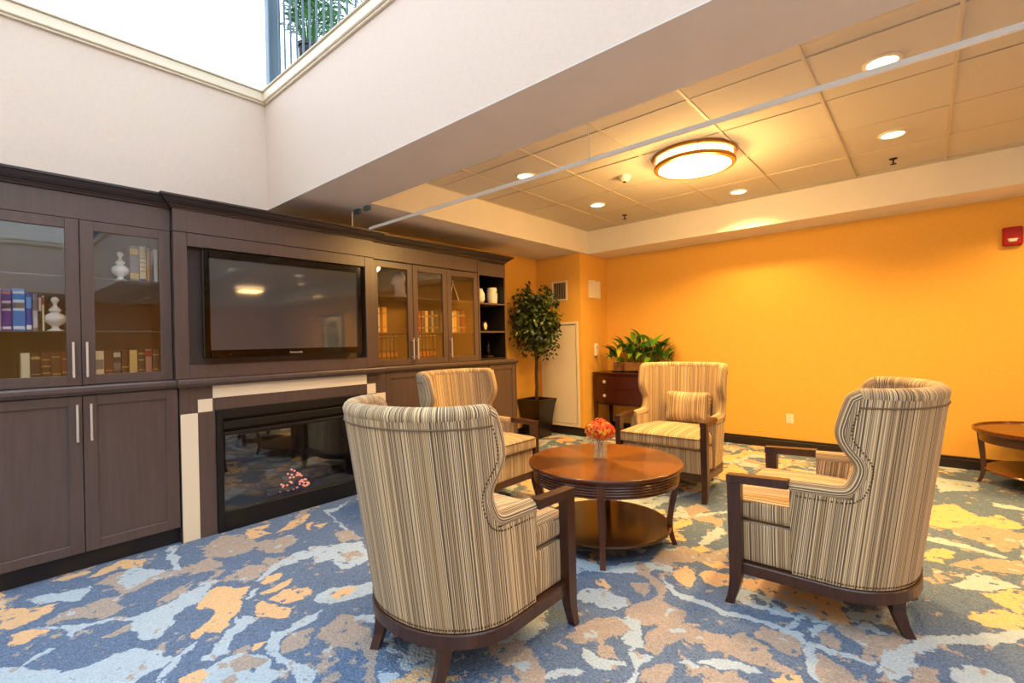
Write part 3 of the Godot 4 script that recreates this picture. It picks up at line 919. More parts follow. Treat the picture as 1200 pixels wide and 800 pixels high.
func build_atrium() -> void:
	struct("wall_atrium_right", slab(5.2, 5.4, YS, 3.36, -2.19, 3.6), M.paper)
	struct("ceiling_right", slab(5.4, 7.0, YS, 2.9, -2.19, 3.6), M.paint)
	struct("ceiling_slab_right", slab(5.4, 7.2, 2.9, 3.36, -2.19, 3.8), M.paint)
	# mouldings under the upper floor
	var trim := func(called: String, lo: Vector3, hi: Vector3, d: Vector3) -> void:
		var st := begin()
		rbox(st, lo, hi, 0.006)
		rbox(st, Vector3(lo.x, hi.y, lo.z) - Vector3(maxf(0.0, -d.x), 0, maxf(0.0, -d.z)) * 0.012, Vector3(hi.x, hi.y + 0.012, hi.z) + Vector3(maxf(0.0, d.x), 0, maxf(0.0, d.z)) * 0.012, 0.003)
		var o := struct(called, st, M.cream)
		# cove under the board, set back so that the board overhangs it
		var back := Vector3(d.x, 0, d.z) * 0.013
		var lo2 := Vector3(lo.x, lo.y - 0.016, lo.z) - Vector3(minf(back.x, 0.0), 0, minf(back.z, 0.0))
		var hi2 := Vector3(hi.x, lo.y, hi.z) - Vector3(maxf(back.x, 0.0), 0, maxf(back.z, 0.0))
		part(o, "cove", rbox(begin(), lo2, hi2, 0.003), M.cream)
	trim.call("trim_1", Vector3(XL, 3.285, ZB), Vector3(XL + 0.03, 3.36, 3.6), Vector3(1, 0, 0))
	trim.call("trim_2", Vector3(XL + 0.03, 3.285, ZB), Vector3(5.2, 3.36, ZB + 0.03), Vector3(0, 0, 1))
	trim.call("trim_3", Vector3(5.17, 3.285, ZB + 0.03), Vector3(5.2, 3.36, 3.6), Vector3(-1, 0, 0))
	# upper storey: window wall over the cabinets, white walls round the galleries, rafters of the roof light
	struct("wall_upper_far", slab(-4.32, 7.2, 3.36, 7.5, -6.18, ZF), M.paint)
	struct("wall_upper_right", slab(7.0, 7.2, 3.36, 7.5, ZF, 3.8), M.paint)
	var w := struct("window_1", slab(-4.30, -4.22, 7.4, 7.5, ZF, 3.6), M.white_panel)
	for z in [-5.9, -3.8, 0.35, 2.4]:
		part(w, "mullion", slab(-4.30, -4.22, 3.36, 7.4, z, z + 0.05, 0.004), M.white_panel)
	var zz := [-5.85, -3.8, -1.7, 0.35, 2.4, 3.6]
	for i in 5:
		part(w, "pane", slab(-4.264, -4.258, 3.375, 7.4, zz[i] + 0.05, zz[i + 1], 0.0), M.clear_glass)
	var rf := struct("ceiling_roof_light", slab(-4.32, 7.2, 7.5, 7.62, -6.18, -5.9), M.white_panel)
	for k in 7:
		var x := -3.9 + k * 1.8
		part(rf, "rafter", slab(x, x + 0.07, 7.5, 7.68, -5.9, 3.8, 0.004), M.white_panel)
	# railing of the gallery above the bulkhead
	var r := thing("gallery_railing", "grey steel baluster railing of the upper gallery above the beam", "railing", Vector3(-4.06, 3.372, -1.75))
	part(r, "post", slab(-4.11, -4.035, 3.372, 4.45, -1.80, -1.70, 0.006), M.rail_grey, true)
	part(r, "bottom_rail", slab(-4.0, 4.9, 3.395, 3.418, -1.762, -1.738, 0.003), M.rail_grey, true)
	part(r, "top_rail", slab(-4.0, 4.9, 4.40, 4.45, -1.775, -1.725, 0.008), M.rail_grey, true)
	part(r, "post", slab(4.9, 5.0, 3.372, 4.45, -1.80, -1.70, 0.006), M.rail_grey, true)
	var bar := begin()
	tube(bar, [Vector3(0, 3.418, -1.75), Vector3(0, 4.40, -1.75)], 0.0085, 8, false)
	var bm := bar.commit()
	for k in 84:
		var o := part(r, "baluster", bm, M.rail_grey, true)
		o.position.x += -3.962 + k * 0.1045
	# potted palm behind the railing
	var p := thing("potted_palm", "green feathery palm in a dark pot behind the gallery railing", "plant", Vector3(-3.95, 3.362, -2.0))
	part(p, "pot", lathe(begin(), [Vector2(0.0, 0.0), Vector2(0.075, 0.0), Vector2(0.09, 0.44), Vector2(0.10, 0.44), Vector2(0.10, 0.47), Vector2(0.085, 0.47), Vector2(0.08, 0.44), Vector2(0.0, 0.45)], 20), M.dark_pot)
	var g := leaf_material(Color(0.16, 0.42, 0.10))
	var r2 := RandomNumberGenerator.new()
	r2.seed = 3
	for k in 30:
		var st := begin()
		st.set_color(Color.WHITE)
		var an := k * 2.4 + r2.randf() * 0.4
		var reach := r2.randf_range(0.3, 0.75)
		var high := r2.randf_range(0.10, 0.95)
		var d := Vector3(cos(an), 0, sin(an))
		if d.z < -0.6: reach *= 0.7
		if d.z > 0.3: reach = minf(reach, 0.26 / d.z)
		var pts := []
		for i in 13:
			var t := i / 12.0
			pts.append(Vector3(d.x * 0.04, 0.45, d.z * 0.04) + d * reach * t * t * 1.05 + Vector3(0, high * (t * 1.35 - t * t * t * 0.55), 0))
			pts[i].z = minf(pts[i].z, 0.10)
			pts[i].x = maxf(pts[i].x, -0.16)
		var rad := []
		for i in 13: rad.append(lerpf(0.007, 0.002, i / 12.0))
		tube(st, pts, rad, 5)
		for i in range(4, 13):
			var tan: Vector3 = (pts[i] - pts[i - 1]).normalized()
			var side := tan.cross(Vector3.UP).normalized()
			for s in [-1.0, 1.0]:
				var tip: Vector3 = pts[i] + (side * s * 0.8 + tan * 0.6 + Vector3(0, -0.25, 0)).normalized() * lerpf(0.24, 0.12, i / 12.0)
				tip.z = minf(tip.z, 0.16)
				var mid: Vector3 = (pts[i] + tip) * 0.5 + Vector3(0, 0.015, 0)
				var wv := tan * 0.013
				var n := side.cross(tan).normalized()
				tri(st, pts[i], mid + wv, mid - wv, n, n, n)
				tri(st, mid + wv, tip, mid - wv, n, n, n)
		part(p, "frond", st, g)

func build_lamps() -> void:
	var spots := [Vector2(-2.605, -3.245), Vector2(-2.62, -4.48), Vector2(-1.38, -5.10), Vector2(-0.145, -3.243), Vector2(-0.15, -4.465), Vector2(1.07, -5.10), Vector2(2.29, -3.243), Vector2(2.29, -4.465), Vector2(3.51, -5.10), Vector2(4.73, -3.243)]
	var said := ["recessed ceiling downlight left of the round ceiling lamp, above the glass screen edge", "recessed ceiling downlight near the corner of the recess, above the potted tree", "recessed ceiling downlight beside the gold wall, right behind the round ceiling lamp", "largest recessed ceiling downlight, at the upper right above the glass screen edge", "recessed ceiling downlight at the right, beside the sprinkler near the gold wall", "recessed ceiling downlight by the gold wall right of the red alarm", "recessed ceiling downlight in the right half of the lounge, near the glass screen", "recessed ceiling downlight in the right half of the lounge, second row", "recessed ceiling downlight by the gold wall above the framed picture", "recessed ceiling downlight by the far right end, near the glass screen"]
	for i in spots.size():
		var p := Vector3(spots[i].x, YC, spots[i].y)
		var t := thing("downlight", said[i], "ceiling light", p, 0.0, "recessed downlights")
		part(t, "trim_ring", lathe(begin(), [Vector2(0.068, -0.006), Vector2(0.072, -0.010), Vector2(0.088, -0.004), Vector2(0.088, 0.0)], 32), M.white_plastic)
		part(t, "lens", lathe(begin(), [Vector2(0.0, -0.006), Vector2(0.069, -0.006)], 32), M.down_glow)
		var l := SpotLight3D.new()
		l.name = "light"
		l.light_color = LAMP_COLOR
		l.light_energy = DOWN_ENERGY
		l.light_size = 0.06
		l.spot_angle = 67.5
		l.spot_angle_attenuation = 0.6
		l.spot_range = 12.0
		l.spot_attenuation = 2.0
		l.shadow_enabled = true
		t.add_child(l)
		l.position = Vector3(0, -0.02, 0)
		l.rotation.x = -PI / 2.0
	var ov := [Vector2(-1.36, -3.83), Vector2(4.70, -4.45)]
	var os := ["round flush ceiling lamp with brass rings and glowing white diffuser", "round flush ceiling lamp at the far right end of the lounge ceiling"]
	for i in 2:
		var t := thing("ceiling_lamp", os[i], "ceiling light", Vector3(ov[i].x, YC, ov[i].y), 0.0, "round ceiling lamps")
		part(t, "base_ring", lathe(begin(), [Vector2(0.305, -0.022), Vector2(0.312, -0.018), Vector2(0.312, -0.002), Vector2(0.0, -0.002)], 64), M.ring_gold)
		part(t, "diffuser", lathe(begin(), [Vector2(0.0, -0.105), Vector2(0.20, -0.103), Vector2(0.268, -0.096), Vector2(0.285, -0.085), Vector2(0.287, -0.022)], 64, Vector3.ZERO, false), M.lamp_white)
		part(t, "lower_ring", lathe(begin(), [Vector2(0.272, -0.102), Vector2(0.30, -0.098), Vector2(0.306, -0.088), Vector2(0.306, -0.072), Vector2(0.292, -0.072)], 64), M.ring_gold)
		for k in 6:
			var a := TAU * k / 7.5 + 0.3
			part(t, "strut", tube(begin(), [Vector3(cos(a) * 0.3, -0.074, sin(a) * 0.3), Vector3(cos(a) * 0.3, -0.02, sin(a) * 0.3)], 0.003, 6), M.ring_gold)
		# the near lamp lights all round; of the far one only the downward face matters here
		var l: Light3D
		if i == 0:
			var om := OmniLight3D.new()
			om.light_size = 0.2
			om.omni_range = 14.0
			om.omni_attenuation = 2.0
			om.position = Vector3(0, -0.24, 0)
			l = om
		else:
			var ar := AreaLight3D.new()
			ar.area_size = Vector2(0.45, 0.45)
			ar.area_range = 14.0
			ar.position = Vector3(0, -0.112, 0)
			ar.rotation.x = -PI / 2.0
			l = ar
		l.name = "light"
		l.light_color = LAMP_COLOR
		l.light_energy = OVAL_ENERGY
		l.shadow_enabled = true
		t.add_child(l)

# =====================================================================================
# built-in cabinets along the left wall. Fronts face +x; z falls to the right in the picture
# =====================================================================================
const XF := -3.67        # door fronts

func bar_handle(door: Node3D, y0: float, y1: float, z: float, x := XF) -> void:
	var st := begin()
	tube(st, [Vector3(x + 0.03, y0, z), Vector3(x + 0.03, y1, z)], 0.0062, 10)
	for y in [y0 + 0.025, y1 - 0.025]:
		tube(st, [Vector3(x - 0.002, y, z), Vector3(x + 0.03, y, z)], 0.0045, 8)
	part(door, "handle", st, M.steel, false, "brushed steel bar handle")

# a door of four boards round a glass pane or a sunk wooden panel
func door(t: Node3D, z0: float, z1: float, y0: float, y1: float, stile: float, glass: bool) -> MeshInstance3D:
	var xb := XF - 0.02
	var st := begin()
	rbox(st, Vector3(xb, y0, z0), Vector3(XF, y1, z0 - stile), 0.0015)
	rbox(st, Vector3(xb, y0, z1 + stile), Vector3(XF, y1, z1), 0.0015)
	rbox(st, Vector3(xb, y0, z0 - stile), Vector3(XF, y0 + stile * 0.95, z1 + stile), 0.0015)
	rbox(st, Vector3(xb, y1 - stile * 0.95, z0 - stile), Vector3(XF, y1, z1 + stile), 0.0015)
	var d := part(t, "door", st, M.espresso, true)
	if glass:
		part(d, "pane", slab(XF - 0.0165, XF - 0.0145, y0 + stile * 0.9, y1 - stile * 0.9, z1 + stile * 0.95, z0 - stile * 0.95, 0.0), M.cabinet_glass, false, "clear glass")
		part(d, "pane", slab(XF - 0.011, XF - 0.009, y0 + stile * 0.9, y1 - stile * 0.9, z1 + stile * 0.95, z0 - stile * 0.95, 0.0), M.cabinet_glass, false, "clear glass")
	else:
		var lip := begin()
		var a := Vector3(XF - 0.007, 0, 0)
		rbox(lip, Vector3(xb, y0 + stile * 0.9, z0 - stile * 0.95), Vector3(XF - 0.010, y1 - stile * 0.9, z1 + stile * 0.95), 0.0)
		part(d, "panel", lip, M.espresso)
		var bead := begin()
		var ya := y0 + stile * 0.95
		var yb := y1 - stile * 0.95
		var za := z0 - stile
		var zb := z1 + stile
		tube(bead, [Vector3(XF - 0.0095, ya, za), Vector3(XF - 0.0095, yb, za), Vector3(XF - 0.0095, yb, zb), Vector3(XF - 0.0095, ya, zb)], 0.006, 8, false, true)
		part(d, "bead", bead, M.espresso)
	return d

func carcass(t: Node3D, z0: float, z1: float, y0: float, y1: float, m: Material, xf: float) -> void:
	part(t, "back_panel", slab(-4.115, -4.10, y0, y1, z1, z0, 0.0), m, true)
	part(t, "side_panel", slab(-4.10, xf, y0, y1, z0 - 0.018, z0, 0.001), m, true)
	part(t, "side_panel", slab(-4.10, xf, y0, y1, z1, z1 + 0.018, 0.001), m, true)
	part(t, "bottom_panel", slab(-4.10, xf, y0, y0 + 0.02, z1 + 0.018, z0 - 0.018, 0.001), m, true)
	part(t, "top_panel", slab(-4.10, xf, y1 - 0.02, y1, z1 + 0.018, z0 - 0.018, 0.001), m, true)

func crown_sections(t: Node3D, x: float, z0: float, z1: float, e0: float, e1: float, called: String) -> void:
	# moulded profile (out, up), returned round the free ends by e0 / e1
	var prof := [Vector2(0.0, 0.0), Vector2(0.012, 0.0), Vector2(0.014, 0.010), Vector2(0.020, 0.014), Vector2(0.022, 0.020), Vector2(0.034, 0.026), Vector2(0.050, 0.040), Vector2(0.062, 0.056), Vector2(0.066, 0.060), Vector2(0.078, 0.061), Vector2(0.078, 0.074), Vector2(0.0, 0.074)]
	var secs := []
	for k in 2:
		var s := []
		for p in prof:
			var z: float = (z0 + p.x * e0) if k == 0 else (z1 - p.x * e1)
			s.append(Vector3(x + p.x, 2.166 + p.y, z))
		secs.append(s)
	var st := loft(begin(), secs)
	for k in 2:
		var e := e0 if k == 0 else e1
		if e <= 0.0: continue
		var zz := z0 if k == 0 else z1
		var sg := 1.0 if k == 0 else -1.0
		var rs := []
		for q in 2:
			var s := []
			for p in prof:
				s.append(Vector3(x + p.x if q == 0 else -4.115, 2.166 + p.y, zz + sg * p.x))
			rs.append(s)
		loft(st, rs)
	part(t, called, st, M.crown, true)

func build_cabinets() -> void:
	# ---- left, below
	var t := thing("base_cabinet", "dark brown two-door base cabinet left of the fireplace", "cabinet", Vector3(-3.9, 0, -0.47))
	carcass(t, -0.02, -0.925, 0.105, 1.008, M.cabinet_inside, XF - 0.021)
	part(t, "toe_kick", slab(-4.11, -3.715, 0.0, 0.104, -0.925, -0.02, 0.001), M.espresso_dark, true)
	var d := door(t, -0.022, -0.456, 0.107, 1.004, 0.056, false)
	bar_handle(d, 0.745, 0.957, -0.432)
	d = door(t, -0.460, -0.921, 0.107, 1.004, 0.061, false)
	bar_handle(d, 0.745, 0.957, -0.492)
	# ---- left, above
	t = thing("display_cabinet", "dark brown two-door glass display cabinet left of the television", "cabinet", Vector3(-3.9, 1.063, -0.46))
	carcass(t, -0.02, -0.9, 1.064, 2.163, M.cabinet_inside, XF - 0.021)
	part(t, "frieze", slab(XF - 0.02, XF - 0.001, 2.022, 2.165, -0.9, -0.02, 0.001), M.espresso, true)
	part(t, "floor_board", slab(-4.10, XF - 0.022, 1.084, 1.103, -0.882, -0.038, 0.001), M.cabinet_inside, true)
	part(t, "shelf", slab(-4.10, -3.73, 1.372, 1.380, -0.882, -0.038, 0.001), M.shelf_glass, true, "glass shelf")
	part(t, "shelf", slab(-4.10, -3.73, 1.690, 1.698, -0.882, -0.038, 0.001), M.shelf_glass, true, "glass shelf")
	d = door(t, -0.022, -0.4575, 1.066, 2.019, 0.060, true)
	bar_handle(d, 1.112, 1.313, -0.421)
	d = door(t, -0.461, -0.898, 1.066, 2.019, 0.060, true)
	bar_handle(d, 1.112, 1.313, -0.480)
	# ---- centre: panel behind the television
	t = thing("media_panel", "dark brown panelled recess framing the television", "panelling", Vector3(-3.66, 1.063, -1.64))
	var x1 := -3.628
	part(t, "back_board", slab(-4.11, -3.70, 1.064, 2.163, -2.374, -0.904, 0.0), M.espresso, true)
	part(t, "stile", slab(-3.70, x1, 1.064, 2.018, -0.980, -0.904, 0.002), M.espresso, true)
	part(t, "stile", slab(-3.70, x1, 1.064, 2.018, -2.374, -2.288, 0.002), M.espresso, true)
	part(t, "rail", slab(-3.70, x1, 1.064, 1.152, -2.287, -0.981, 0.002), M.espresso, true)
	part(t, "rail", slab(-3.70, x1, 1.932, 2.018, -2.287, -0.981, 0.002), M.espresso, true)
	part(t, "frieze", slab(-3.70, x1, 2.022, 2.165, -2.374, -0.904, 0.001), M.espresso, true)
	# ---- right, above: three glass doors
	t = thing("display_cabinet", "dark brown three-door glass display cabinet right of the television", "cabinet", Vector3(-3.9, 1.063, -3.04))
	carcass(t, -2.378, -3.696, 1.064, 2.163, M.cabinet_inside, XF - 0.021)
	part(t, "frieze", slab(XF - 0.02, XF - 0.001, 2.022, 2.165, -3.696, -2.378, 0.001), M.espresso, true)
	part(t, "floor_board", slab(-4.10, XF - 0.022, 1.084, 1.115, -3.678, -2.396, 0.001), M.cabinet_inside, true)
	part(t, "shelf", slab(-4.10, -3.73, 1.362, 1.372, -3.678, -2.396, 0.001), M.cabinet_inside, true)
	part(t, "shelf", slab(-4.10, -3.73, 1.698, 1.708, -3.678, -2.396, 0.001), M.cabinet_inside, true)
	var dz := [[-2.380, -2.820, -2.800], [-2.826, -3.254, -2.850], [-3.258, -3.694, -3.280]]
	for q in dz:
		d = door(t, q[0], q[1], 1.066, 2.012, 0.058, true)
		bar_handle(d, 1.115, 1.315, q[2])
	# ---- right, open shelves
	t = thing("open_shelving", "narrow open shelf unit at the right end of the cabinets", "shelves", Vector3(-3.9, 1.063, -3.92))
	carcass(t, -3.70, -4.15, 1.064, 2.163, M.espresso_dark, XF - 0.001)
	part(t, "frieze", slab(XF - 0.02, XF - 0.001, 2.0, 2.142, -4.131, -3.719, 0.001), M.espresso, true)
	part(t, "face_frame", slab(XF - 0.001, XF + 0.001, 1.066, 2.165, -3.722, -3.70, 0.0005), M.espresso, true)
	part(t, "face_frame", slab(XF - 0.001, XF + 0.001, 1.066, 2.165, -4.15, -4.128, 0.0005), M.espresso, true)
	part(t, "shelf", slab(-4.10, XF - 0.005, 1.366, 1.384, -4.131, -3.719, 0.002), M.espresso, true)
	part(t, "shelf", slab(-4.10, XF - 0.005, 1.680, 1.698, -4.131, -3.719, 0.002), M.espresso, true)
	# ---- right, below
	t = thing("base_cabinet", "dark brown base cabinet with four doors right of the fireplace", "cabinet", Vector3(-3.9, 0, -3.4))
	carcass(t, -2.495, -4.30, 0.105, 1.008, M.cabinet_inside, XF - 0.021)
	part(t, "toe_kick", slab(-4.11, -3.715, 0.0, 0.104, -4.30, -2.495, 0.001), M.espresso_dark, true)
	part(t, "end_panel", slab(-4.11, XF, 0.0, 1.008, -4.312, -4.301, 0.001), M.espresso, true)
	for k in 4:
		var a := -2.497 - k * 0.4505
		d = door(t, a, a - 0.447, 0.107, 1.004, 0.058, false)
		bar_handle(d, 0.745, 0.957, a - 0.447 + 0.03 if k % 2 == 0 else a - 0.03)
	# ---- ledge and crown run through
	t = thing("ledge", "dark brown ledge running between the upper and lower cabinets", "shelf", Vector3(-3.9, 1.010, -2.2))
	part(t, "left_run", _ledge(-0.01, -0.912, -3.641), M.espresso, true)
	part(t, "middle_run", _ledge(-0.912, -2.45, -3.612), M.espresso, true)
	part(t, "right_run", _ledge(-2.45, -4.33, -3.641), M.espresso, true)
	t = thing("crown_moulding", "dark stepped crown moulding along the top of the cabinets", "moulding", Vector3(-3.9, 2.166, -2.1))
	crown_sections(t, XF, -0.02, -0.902, 1.0, 0.0, "left_run")
	crown_sections(t, -3.628, -0.902, -2.376, 1.0, 1.0, "middle_run")
	crown_sections(t, XF, -2.376, -4.15, 0.0, 1.0, "right_run")
	part(t, "top_board", slab(-4.115, XF, 2.166, 2.226, -4.15, -0.02, 0.001), M.espresso_dark, true)

func _ledge(z0: float, z1: float, xf: float) -> SurfaceTool:
	var prof := [Vector2(-4.115, 0.0), Vector2(-0.016, 0.0), Vector2(-0.014, 0.006), Vector2(-0.008, 0.010), Vector2(-0.004, 0.014), Vector2(0.0, 0.022), Vector2(0.0, 0.040), Vector2(-0.003, 0.048), Vector2(-0.010, 0.052), Vector2(-4.115, 0.052)]
	var secs := []
	for z in [z0, z1]:
		var s := []
		for p in prof:
			s.append(Vector3(-4.115 if p.x < -1.0 else xf + p.x, 1.010 + p.y, z))
		secs.append(s)
	return loft(begin(), secs)

func build_fireplace() -> void:
	var t := thing("fireplace_surround", "dark brown fireplace surround inlaid with cream bands and corner squares", "fireplace surround", Vector3(-3.8, 0, -1.71))
	var x1 := -3.664
	part(t, "side_board", slab(-4.11, x1, 0, 1.009, -1.133, -0.929, 0.001), M.espresso, true)
	part(t, "side_board", slab(-4.11, x1, 0, 1.009, -2.492, -2.288, 0.001), M.espresso, true)
	part(t, "top_board", slab(-4.11, x1, 0.838, 1.009, -2.287, -1.134, 0.001), M.espresso, true)
	var tiles := [[-0.931, -1.030, 0.0, 0.834], [-1.030, -1.118, 0.834, 0.922], [-1.118, -2.302, 0.922, 1.008], [-2.302, -2.390, 0.834, 0.922], [-2.390, -2.489, 0.0, 0.834]]
	for q in tiles:
		part(t, "inlay_tile", slab(x1 - 0.004, x1 + 0.003, q[2] + 0.001, q[3] - 0.001, q[1] + 0.001, q[0] - 0.001, 0.001), M.cream, true, "cream inlay")
	t = thing("electric_fireplace", "black electric fireplace with logs glowing behind dark glass", "fireplace", Vector3(-3.8, 0, -1.71))
	var za := -1.135
	var zb := -2.285
	var xf := -3.650
	var st := begin()
	rbox(st, Vector3(-3.70, 0.002, za), Vector3(xf, 0.836, za - 0.040), 0.002)
	rbox(st, Vector3(-3.70, 0.002, zb + 0.040), Vector3(xf, 0.836, zb), 0.002)
	rbox(st, Vector3(-3.70, 0.002, za - 0.040), Vector3(xf, 0.132, zb + 0.040), 0.002)
	rbox(st, Vector3(-3.70, 0.775, za - 0.040), Vector3(xf, 0.836, zb + 0.040), 0.002)
	part(t, "frame", st, M.black_metal, true)
	for q in [[0.700, 0.755], [0.655, 0.680]]:
		part(t, "louver", slab(-3.70, xf - 0.003, q[0], q[1], zb + 0.041, za - 0.041, 0.004), M.black_metal, true)
	part(t, "slot_back", slab(-3.72, -3.701, 0.64, 0.80, zb + 0.02, za - 0.02, 0.0), M.black, true)
	var fb := begin()
	rbox(fb, Vector3(-4.0, 0.10, zb + 0.03), Vector3(-3.985, 0.66, za - 0.03), 0.0)
	rbox(fb, Vector3(-3.985, 0.10, zb + 0.03), Vector3(-3.70, 0.66, zb + 0.04), 0.0)
	rbox(fb, Vector3(-3.985, 0.10, za - 0.04), Vector3(-3.70, 0.66, za - 0.03), 0.0)
	rbox(fb, Vector3(-3.985, 0.64, zb + 0.04), Vector3(-3.72, 0.66, za - 0.04), 0.0)
	rbox(fb, Vector3(-3.985, 0.10, zb + 0.04), Vector3(-3.70, 0.12, za - 0.04), 0.0)
	part(t, "firebox", fb, M.black, true)
	part(t, "glass", slab(-3.680, -3.676, 0.133, 0.654, zb + 0.041, za - 0.041, 0.0), M.fire_glass, true, "dark reflecting glass")
	part(t, "glass", slab(-3.672, -3.668, 0.133, 0.654, zb + 0.041, za - 0.041, 0.0), M.fire_glass, true, "dark reflecting glass")
	var logs := [[Vector3(-3.85, 0.20, -1.45), Vector3(-3.80, 0.19, -1.85), 0.045], [Vector3(-3.80, 0.21, -1.62), Vector3(-3.88, 0.22, -2.05), 0.042], [Vector3(-3.90, 0.27, -1.55), Vector3(-3.86, 0.30, -1.95), 0.038], [Vector3(-3.78, 0.16, -1.50), Vector3(-3.76, 0.165, -1.70), 0.03]]
	var bark := mottled(Color(0.22, 0.165, 0.12), 0.5, 0.05, 12, 0.9, Vector3(5, 5, 5))
	var r := RandomNumberGenerator.new()
	r.seed = 12
	for l in logs:
		var pts := []
		var rad := []
		for i in 9:
			var q: Vector3 = l[0].lerp(l[1], i / 8.0)
			pts.append(q + Vector3(r.randf_range(-0.006, 0.006), r.randf_range(-0.006, 0.006), 0))
			rad.append(l[2] * r.randf_range(0.85, 1.12))
		part(t, "log", tube(begin(), pts, rad, 9), bark, true)
	var ember := glow(Color(1.0, 0.27, 0.05), 0.55)
	var eb := begin()
	for k in 70:
		var p := Vector3(r.randf_range(-3.80, -3.74), 0.13, r.randf_range(-1.82, -1.58))
		p.y = 0.14 + r.randf() * 0.17 * (1.0 - absf(p.z + 1.70) / 0.14)
		lathe(eb, [Vector2(0, -0.010), Vector2(0.012, 0.0), Vector2(0, 0.010)], 5, p)
	var e := part(t, "embers", eb, ember, true, "glowing orange embers")
	e.set_meta("kind", "stuff")

func build_television() -> void:
	var t := thing("television", "flat screen television with glossy black bezel above the fireplace", "television", Vector3(-3.64, 1.19, -1.64))
	var z0 := -1.052
	var z1 := -2.222
	part(t, "case", slab(-3.695, -3.615, 1.215, 1.895, z1 + 0.02, z0 - 0.02, 0.01), M.black, true)
	var st := begin()
	rbox(st, Vector3(-3.617, 1.193, z0 - 0.043), Vector3(-3.585, 1.247, z1 + 0.043), 0.004)
	rbox(st, Vector3(-3.617, 1.864, z0 - 0.043), Vector3(-3.585, 1.917, z1 + 0.043), 0.004)
	rbox(st, Vector3(-3.617, 1.193, z0 - 0.043), Vector3(-3.585, 1.917, z0), 0.006)
	rbox(st, Vector3(-3.617, 1.193, z1), Vector3(-3.585, 1.917, z1 + 0.043), 0.006)
	part(t, "bezel", st, M.gloss_black, true)
	part(t, "screen", slab(-3.612, -3.594, 1.246, 1.865, z1 + 0.0425, z0 - 0.0425, 0.0), M.screen, true, "blank dark screen")
	var b := Basis(Vector3(0, 0, -1), Vector3(0, 1, 0), Vector3(1, 0, 0))
	text(t, "lettering", "Panasonic", 0.020, 0.002, mat(Color(0.75, 0.75, 0.75), 0.3, 0.6), Transform3D(b, Vector3(-3.5845, 1.219, -1.66) - t.position), true)
	part(t, "status_light", slab(-3.587, -3.583, 1.213, 1.217, -1.215, -1.205, 0.0005), mat(Color(0.5, 0.06, 0.05), 0.3), true)

# =====================================================================================
# wing chairs. In its own axes a chair faces +z
# =====================================================================================
const CH_W := 0.375
const CH_B := 0.29
var ell := []            # quarter of the rounded back: arc length, x, z (0 at the middle of the back)
var ell_len := 0.0

func chair_back_z(y: float) -> float:
	return lerpf(-0.365, -0.478, (y - 0.2) / 0.8)

func make_ell() -> void:
	var last := Vector2(0, 0)
	for i in 41:
		var a := PI / 2.0 * i / 40.0
		var p := Vector2(CH_W * pow(sin(a), 2.0 / 2.12), CH_B * (1.0 - pow(cos(a), 2.0 / 2.12)))
		if i > 0: ell_len += (p - last).length()
		last = p
		ell.append([ell_len, p])

# point on the outer shell at height y, s metres along the wrap from the middle of the back
func shell(y: float, s: float, inset := 0.0) -> Vector3:
	var zb := chair_back_z(y)
	var a := absf(s)
	var p: Vector2
	var n := Vector2(1, 0)
	if a >= ell_len:
		p = Vector2(CH_W, CH_B + a - ell_len)
	else:
		var i := 1
		while ell[i][0] < a: i += 1
		var q0: Vector2 = ell[i - 1][1]
		var q1: Vector2 = ell[i][1]
		p = q0.lerp(q1, (a - ell[i - 1][0]) / (ell[i][0] - ell[i - 1][0]))
		var d := (ell[mini(i + 1, 40)][1] - ell[maxi(i - 2, 0)][1] as Vector2).normalized()
		n = Vector2(d.y, -d.x)
	p.x *= lerpf(0.945, 1.03, (y - 0.2) / 0.8)
	p -= n * inset
	return Vector3(signf(s) * p.x if s != 0.0 else 0.0, y, zb + p.y)

func s_of_z(y: float, z: float) -> float:
	return ell_len + z - (chair_back_z(y) + CH_B)

const WING := [[0.585, 0.063], [0.588, -0.04], [0.592, -0.125], [0.61, -0.165], [0.65, -0.192], [0.70, -0.206], [0.74, -0.197], [0.785, -0.163], [0.82, -0.144], [0.855, -0.140], [0.90, -0.151], [0.955, -0.169], [0.982, -0.180]]
const NAILS := [[0.556, 0.055], [0.557, -0.06], [0.559, -0.135], [0.577, -0.185], [0.62, -0.214], [0.68, -0.233], [0.73, -0.230], [0.78, -0.200], [0.82, -0.174], [0.86, -0.170], [0.91, -0.183], [0.965, -0.204]]

func wing_z(y: float) -> float:
	for i in range(3, WING.size() - 1):
		if y <= WING[i + 1][0]:
			return lerpf(WING[i][1], WING[i + 1][1], clampf((y - WING[i][0]) / (WING[i + 1][0] - WING[i][0]), 0, 1))
	return -0.184

func shell_rows(st: SurfaceTool, ys: Array, front: Callable, inset: float, outward: float) -> void:
	var P := []
	var U := []
	for y in ys:
		var row := []
		var ur := []
		var sm := s_of_z(y, front.call(y))
		for j in 57:
			# uneven steps keep the front edges crisp
			var s := lerpf(-sm, sm, j / 56.0)
			row.append(shell(y, s, inset))
			ur.append(Vector2(s * 2.0, y * 2.0))
		P.append(row)
		U.append(ur)
	grid(st, P, U, func(q: Vector3) -> Vector3: return Vector3(q.x, 0, q.z + 0.1) * outward)

